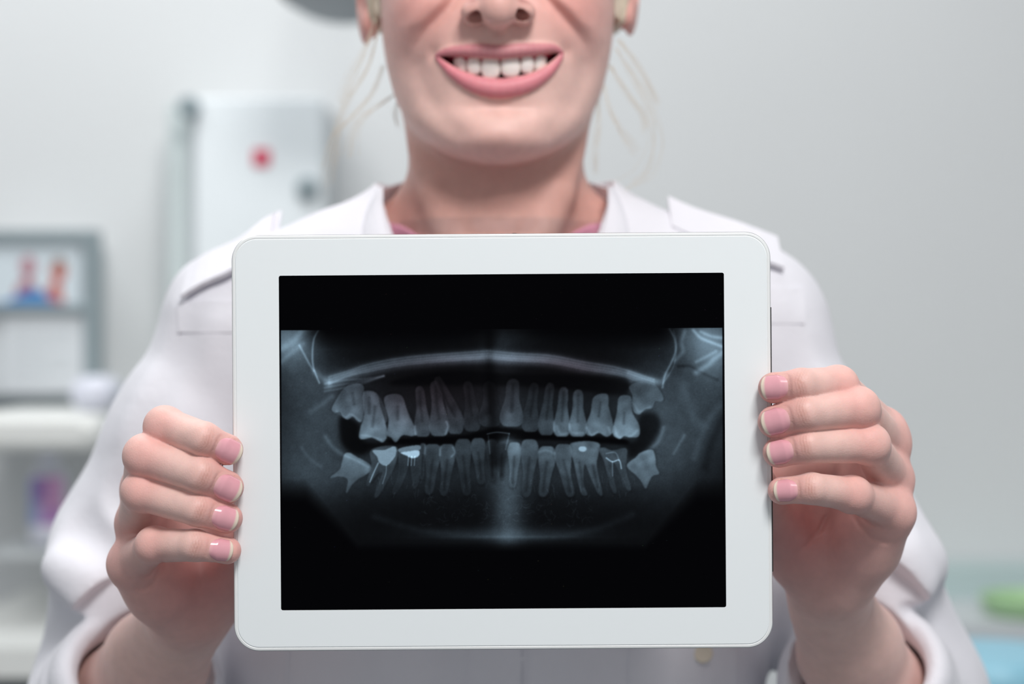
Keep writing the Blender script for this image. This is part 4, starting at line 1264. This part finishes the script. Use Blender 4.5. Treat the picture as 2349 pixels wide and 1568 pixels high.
# stand collar: a band round the back of the neck whose ends run down the open front
def collar():
    A_ = []                                            # (outer/lower edge, inner/upper edge)
    def L(sg):
        out = []
        for (lo_, hi_) in (((71, 986, 66), (61, 984, 84)), ((73, 972, 60), (60, 972, 71)), ((71, 962, 50), (57, 962, 58)), ((66, 951, 36), (52, 953, 44)), ((58, 943, 18), (44, 945, 26)), ((48, 936, 0), (34, 939, 8)), ((34, 931, -20), (20, 934, -14))):
            out.append(((CC + sg * lo_[0], lo_[1] - 3, lo_[2]), (CC + sg * hi_[0], hi_[1] - 3, hi_[2])))
        return out
    back = []
    for i in range(25):
        a = math.radians(-80 + 160 * i / 24)
        k_ = abs(math.sin(a))
        back.append(((CC + 71 * math.sin(a), 1003 + 49 * math.cos(a), 66), (CC + 63 * math.sin(a), 1002 + 43 * math.cos(a), 98 - 12 * k_ ** 3)))
    A_ = L(-1)[::-1] + back + L(1)
    lo_ = cr([np.array(a) for a, _ in A_], 4, False); hi_ = cr([np.array(b_) for _, b_ in A_], 4, False)
    rows = 8; vv = []
    for i in range(len(lo_)):
        b0, t0 = lo_[i], hi_[i]
        tg = lo_[min(i + 1, len(lo_) - 1)] - lo_[max(i - 1, 0)]
        nrm = np.cross(tg, t0 - b0); nrm /= np.linalg.norm(nrm)
        if nrm @ (b0 - np.array([CC, 1010, 40])) < 0: nrm = -nrm
        for s_, ks in ((1.1, range(rows)), (-1.1, range(rows - 1, -1, -1))):
            for k in ks:
                u_ = k / (rows - 1); vv.append(b0 + (t0 - b0) * u_ + nrm * (s_ * (1 if 0 < k < rows - 1 else .6) + 2.2 * math.sin(u_ * 2.6)))
    m = rows * 2; f = []
    for i in range(len(lo_) - 1):
        for k in range(m):
            j = (k + 1) % m; f.append((i * m + k, (i + 1) * m + k, (i + 1) * m + j, i * m + j))
    b_ = MB(); b_.add(to_world(np.array(vv)), f + [tuple(range(m)), tuple((len(lo_) - 1) * m + k for k in range(m - 1, -1, -1))])
    return b_.build('collar', M['coat'], coat, True)
collar()
# teeth, gum
def blobtooth(c, w_, h_, t_, yaw, name='tooth', mat=None):
    n1, n2 = 14, 16; V = []; f = []
    for i in range(n1 + 1):
        ph = -math.pi / 2 + math.pi * i / n1
        for j in range(n2):
            th = 2 * math.pi * j / n2
            sp = lambda v_, e: math.copysign(abs(v_) ** e, v_)
            x = sp(math.cos(ph), .6) * sp(math.cos(th), .6); y = sp(math.cos(ph), .45) * sp(math.sin(th), .8); z = sp(math.sin(ph), .72)
            zz = z
            x *= 1 - 0.16 * (zz > 0) * zz * zz - 0.05 * (zz < 0) * zz * zz
            y *= 1 - 0.35 * max(0, -zz)
            x *= w_ / 2; y *= t_ / 2; z *= h_ / 2
            V.append((c[0] + x * math.cos(yaw) - y * math.sin(yaw), c[1] + x * math.sin(yaw) + y * math.cos(yaw), c[2] + z))
    for i in range(n1):
        for j in range(n2):
            k = (j + 1) % n2; f.append((i * n2 + j, i * n2 + k, (i + 1) * n2 + k, (i + 1) * n2 + j))
    b_ = MB(); b_.add(to_world(np.array(V)), f)
    return b_.build(name, mat or M['tooth'], body, True)
M['tooth'] = material('tooth_enamel', rgb(248, 238, 232), 0.16, noise=0.02, scale=400, sss=0.15, coat=0.5)
M['gum'] = material('gum', rgb(176, 60, 84), 0.25, noise=0.03, scale=300, sss=0.2)
for (xa, xb, ya, yb, Y, yaw, t_) in ((1104, 1147, 131, 179, 922.8, -4, 6.5), (1149, 1193, 128, 175, 922.6, 4, 6.5), (1072, 1103, 132, 170, 924.0, -16, 6), (1194, 1223, 127, 167, 923.8, 16, 6),
        (1045, 1071, 127, 167, 927.0, -38, 7), (1224, 1249, 122, 163, 926.8, 38, 7)):
    a = P(xa, ya - 5, Y); b2 = P(xb, yb, Y)
    wd = (b2[0] - a[0]) / max(0.62, math.cos(math.radians(yaw)))
    blobtooth(((a[0] + b2[0]) / 2, Y + t_ / 2, (a[2] + b2[2]) / 2), wd * 1.07, a[2] - b2[2], t_, math.radians(-yaw) * -1)
for i, xk in enumerate((1120, 1145, 1170, 1095, 1195)):
    c = P(xk, 196, 930); blobtooth((c[0], 931 + abs(i) * .2, c[2]), 5.6, 9, 5, 0)
gp = [P(a, b_ + 5, y_ + 1.6) for a, b_, y_ in ((1030, 112, 944), (1040, 114, 934), (1060, 116, 929.5), (1090, 119, 927), (1125, 119, 926.2), (1148, 119, 926), (1172, 118, 926.2), (1210, 115, 927), (1238, 111, 929.5), (1252, 108, 934), (1262, 106, 944))]
b = MB(); b.tube([W3(t) for t in gp], [0.0052] * len(gp), 12); b.build('gum', M['gum'], body, True)
# eyes, brows
M['eye'] = material('eye_white', rgb(238, 236, 232), 0.1, noise=0.01, scale=50); M['iris'] = material('iris', rgb(92, 120, 140), 0.2, noise=0.1, scale=900)
M['hair'] = material('blonde_hair', rgb(226, 212, 190), 0.5, noise=0.12, scale=220, bump=0.0006, bscale=300)
M['brow'] = material('brow_hair', rgb(160, 128, 96), 0.6, noise=0.1, scale=300)
for sg in (-1, 1):
    b = MB(); c = W3((CX + sg * 32, 947, 212))
    b.lathe(c, (0, -1, 0), [(0.0119 * math.sin(t), 0.0119 * math.cos(t)) for t in np.linspace(-1.5, 1.5, 17)], 24)
    e_ = b.build('eyeball', M['eye'], body, True)
    b = MB(); b.lathe(c, (0, -1, 0), [(0.0122 * math.sin(t), 0.0122 * math.cos(t)) for t in np.linspace(1.08, 1.55, 5)], 24)
    b.build('iris', M['iris'], e_, True)
    b = MB(); pts = []
    for k in range(9):
        u_ = -1 + k / 4.0; xx_ = sg * (31 + 17 * u_); zz_ = 227 + 3 * (1 - u_ * u_) 
        pts.append(W3((CX + xx_, float(face_y(xx_, zz_)[0]) - 0.3, zz_)))
    b.tube(pts, [0.0008, 0.0018, 0.0024, 0.0026, 0.0026, 0.0024, 0.002, 0.0014, 0.0006], 8); b.build('eyebrow', M['brow'], body, True)
def hair_field(p):
    s = slices(p, CX, tw, tf, tb, ty, NH) - 7.0
    line = (p[:, 1] - np.interp(p[:, 2], [176, 215, 245, 262, 272], [996, 988, 966, 930, 890])).astype(f32) * 0.7      # hairline
    d = np.maximum(s, -(s + 6.5))
    d = smax(d, -line, 4)
    d = smax(d, 176 - p[:, 2] , 4)
    return smin(d, ellip(p, (CX, 1122, 225), (30, 26, 28)), 8)
hv, hq = field_mesh(hair_field, (-96, 900, 166), (80, 1156, 336), 2.4, 3)
hair = link_mesh('hair', quads_mesh('hair', to_world(hv), hq), M['hair'], body)
# loose strands on both sides of the neck
rs = np.random.RandomState(11)
b = MB()
M['strand'] = material('loose_blonde_hair', rgb(216, 205, 188), 0.45, noise=0.05, scale=100)
base = [[(868, 60, 985), (845, 150, 985), (790, 240, 982), (762, 330, 982), (748, 430, 985)],
        [(880, 150, 985), (850, 215, 985), (800, 270, 982), (765, 310, 980), (755, 380, 982)],
        [(905, 215, 990), (870, 240, 988), (835, 265, 985), (812, 300, 985), (800, 360, 985)],
        [(862, 40, 985), (835, 120, 985), (800, 180, 985), (780, 240, 985)],
        [(912, 230, 992), (908, 260, 990), (915, 290, 990)],
        [(1412, 110, 985), (1450, 170, 985), (1492, 250, 982), (1505, 330, 982), (1480, 400, 985), (1440, 430, 985)],
        [(1400, 150, 985), (1440, 215, 985), (1470, 260, 985), (1480, 300, 985)],
        [(1372, 220, 990), (1370, 290, 988), (1362, 350, 988), (1360, 400, 990)],
        [(1385, 190, 990), (1400, 250, 988), (1430, 310, 985), (1460, 350, 985)],
        [(1418, 90, 985), (1465, 150, 985), (1510, 240, 985)]]
for c in base:
    for k in range(7):
        off = rs.normal(0, 1, 2) * 5; sp = rs.uniform(0.6, 1.5)
        q_ = cr([np.array([a + off[0] * sp * (i / 2.0) + rs.normal(0, 3), b_ + off[1] * sp * (i / 2.0), Y]) for i, (a, b_, Y) in enumerate(c)], 5, False)
        b.tube([W3(P(*t)) for t in q_], [0.000095] * (len(q_) - 1) + [0.00004], 4, False)
tag(b.build('loose_strands', M['strand'], hair, True), 'thin loose blonde strands beside the neck', kind='stuff')
# little blonde hair in front of the ears
b = MB()
for sg, x0_ in ((-1, 866), (1, 1417)):
    for k in range(26):
        xo_ = x0_ - sg * -1 * rs.uniform(-5, 5) 
        c = [(xo_ + rs.normal(0, 2), -150, 985), (xo_, -60, 984), (xo_ + sg * rs.uniform(-4, 3), 0, 983), (xo_ + sg * rs.uniform(-6, 4), rs.uniform(10, 45), 984)]
        q_ = cr([np.array(t) for t in c], 4, False)
        b.tube([W3(P(*t)) for t in q_], [0.00035] * (len(q_) - 1) + [0.00005], 4, False)
tag(b.build('temple_hair', M['strand'], hair, True), kind='stuff')
def patch(name, x0, x1, y0, y1, nx=9, ny=9, lift=1.3, round_=0.0, mat='coat', label=None):
    '''a flat cloth panel lying on the coat, between photo columns x0..x1 and rows y0..y1'''
    F_ = []; n = nx * ny
    gx = np.linspace(x0, x1, nx); gy = np.linspace(y0, y1, ny)
    Y_ = np.linspace(885, 1075, 191)
    PX = np.repeat(np.array([(a, c_) for c_ in gy for a in gx]), len(Y_), axis=0); YY = np.tile(Y_, n)
    pts = np.stack([(PX[:, 0] - 1174.5) * YY / F_PX, YY, (784 - PX[:, 1]) * YY / F_PX], 1).astype(f32)
    s_ = (coat_solid(pts) < 0).reshape(n, -1)
    hit = np.where(s_.any(1), Y_[s_.argmax(1)], np.nan)
    hit = np.where(np.isnan(hit), np.nanmax(hit), hit).reshape(ny, nx)
    hs = hit.copy()
    for _ in range(2):
        pd = np.pad(hs, 1, mode='edge'); hs = (pd[:-2, 1:-1] + pd[2:, 1:-1] + pd[1:-1, :-2] + pd[1:-1, 2:] + 2 * hs) / 6
    hit = np.minimum(hs, hit + .5)
    V = []
    for l_ in (-lift, 1.5):
        for j in range(ny):
            for i in range(nx):
                px_, py_ = gx[i], gy[j]
                if round_ and j == 0 and i in (0, nx - 1): py_ += (y1 - y0) / (ny - 1) * .6
                V.append(P(px_, py_, hit[j, i] + l_))
    for j in range(ny - 1):
        for i in range(nx - 1):
            a = j * nx + i; F_.append((a, a + nx, a + nx + 1, a + 1)); F_.append((n + a, n + a + 1, n + a + nx + 1, n + a + nx))
    rim = [i for i in range(nx)] + [j * nx + nx - 1 for j in range(1, ny)] + [(ny - 1) * nx + i for i in range(nx - 2, -1, -1)] + [j * nx for j in range(ny - 2, 0, -1)]
    for a, b_ in zip(rim, rim[1:] + rim[:1]): F_.append((a, b_, n + b_, n + a))
    b_ = MB(); b_.add(to_world(np.array(V)), F_)
    return b_.build(name, M[mat], coat, True)
patch('placket', 1075, 1206, 1400, 1640, 5, 9)
patch('pocket', 1442, 1690, 1476, 1660, 9, 9, 1.4, 1)
patch('side_seam', 654, 662, 1400, 1640, 2, 9, 1.5)
patch('yoke_panel', 408, 560, 690, 762, 9, 7, 1.2)
patch('yoke_panel', 1700, 1846, 660, 742, 9, 7, 1.2)
for k in range(16):
    y_ = 1490 + k * 9.5
    patch('stitch', 1196, 1200, y_, y_ + 5, 2, 2, 1.9, 0, 'stitch')
yb_ = surf_y(1612, 1497, coat_solid) or 930.0
b = MB(); b.lathe(W3(P(1612, 1497, yb_ - 1.2)), (0, -1, 0.05), [(0, 0.0045), (0.0006, 0.0052), (0.0016, 0.0052), (0.0022, 0.0044), (0.0018, 0.003)], 24)
b.build('button', M['button'], coat, True)
# shoulder straps on the coat
def strap(name, line, width, thick=1.8, label=None):
    '''line: photo points along the strap, following the shoulder surface'''
    q_ = cr([np.array(t, float) for t in line], 6, False); V = []
    for (a, c_) in q_:
        Y = surf_y(a, c_, coat_solid); 
        if Y is None: Y = 1004.0
        V.append(P(a, c_, Y))
    rows = []
    for v_ in V:
        for off in (-width / 2, width / 2):
            s_ = v_ + np.array([0, off * 0.80, off * 0.6])
            rows.append(s_)
    out = []
    for k in range(len(V)):
        a, c_ = rows[2 * k], rows[2 * k + 1]
        up = np.array([0, -0.6, 0.8])
        for base_, h_ in ((a, 0.0), (a, thick + 1), (c_, thick + 1), (c_, 0.0)): out.append(base_ + up * h_)
    f = []
    for k in range(len(V) - 1):
        for i in range(4): f.append((k * 4 + i, k * 4 + (i + 1) % 4, k * 4 + 4 + (i + 1) % 4, k * 4 + 4 + i))
    f += [(0, 1, 2, 3), tuple(len(out) - 4 + i for i in (3, 2, 1, 0))]
    b_ = MB(); b_.add(to_world(np.array(out)), f); return b_.build(name, M['coat'], coat)
strap('epaulette', [(1536, 492), (1600, 520), (1700, 552), (1790, 586)], 30)
strap('epaulette', [(640, 524), (600, 545), (540, 590), (470, 622), (425, 650)], 30)
tag(body, 'smiling person in a white coat and pink top holding up the tablet', 'person')
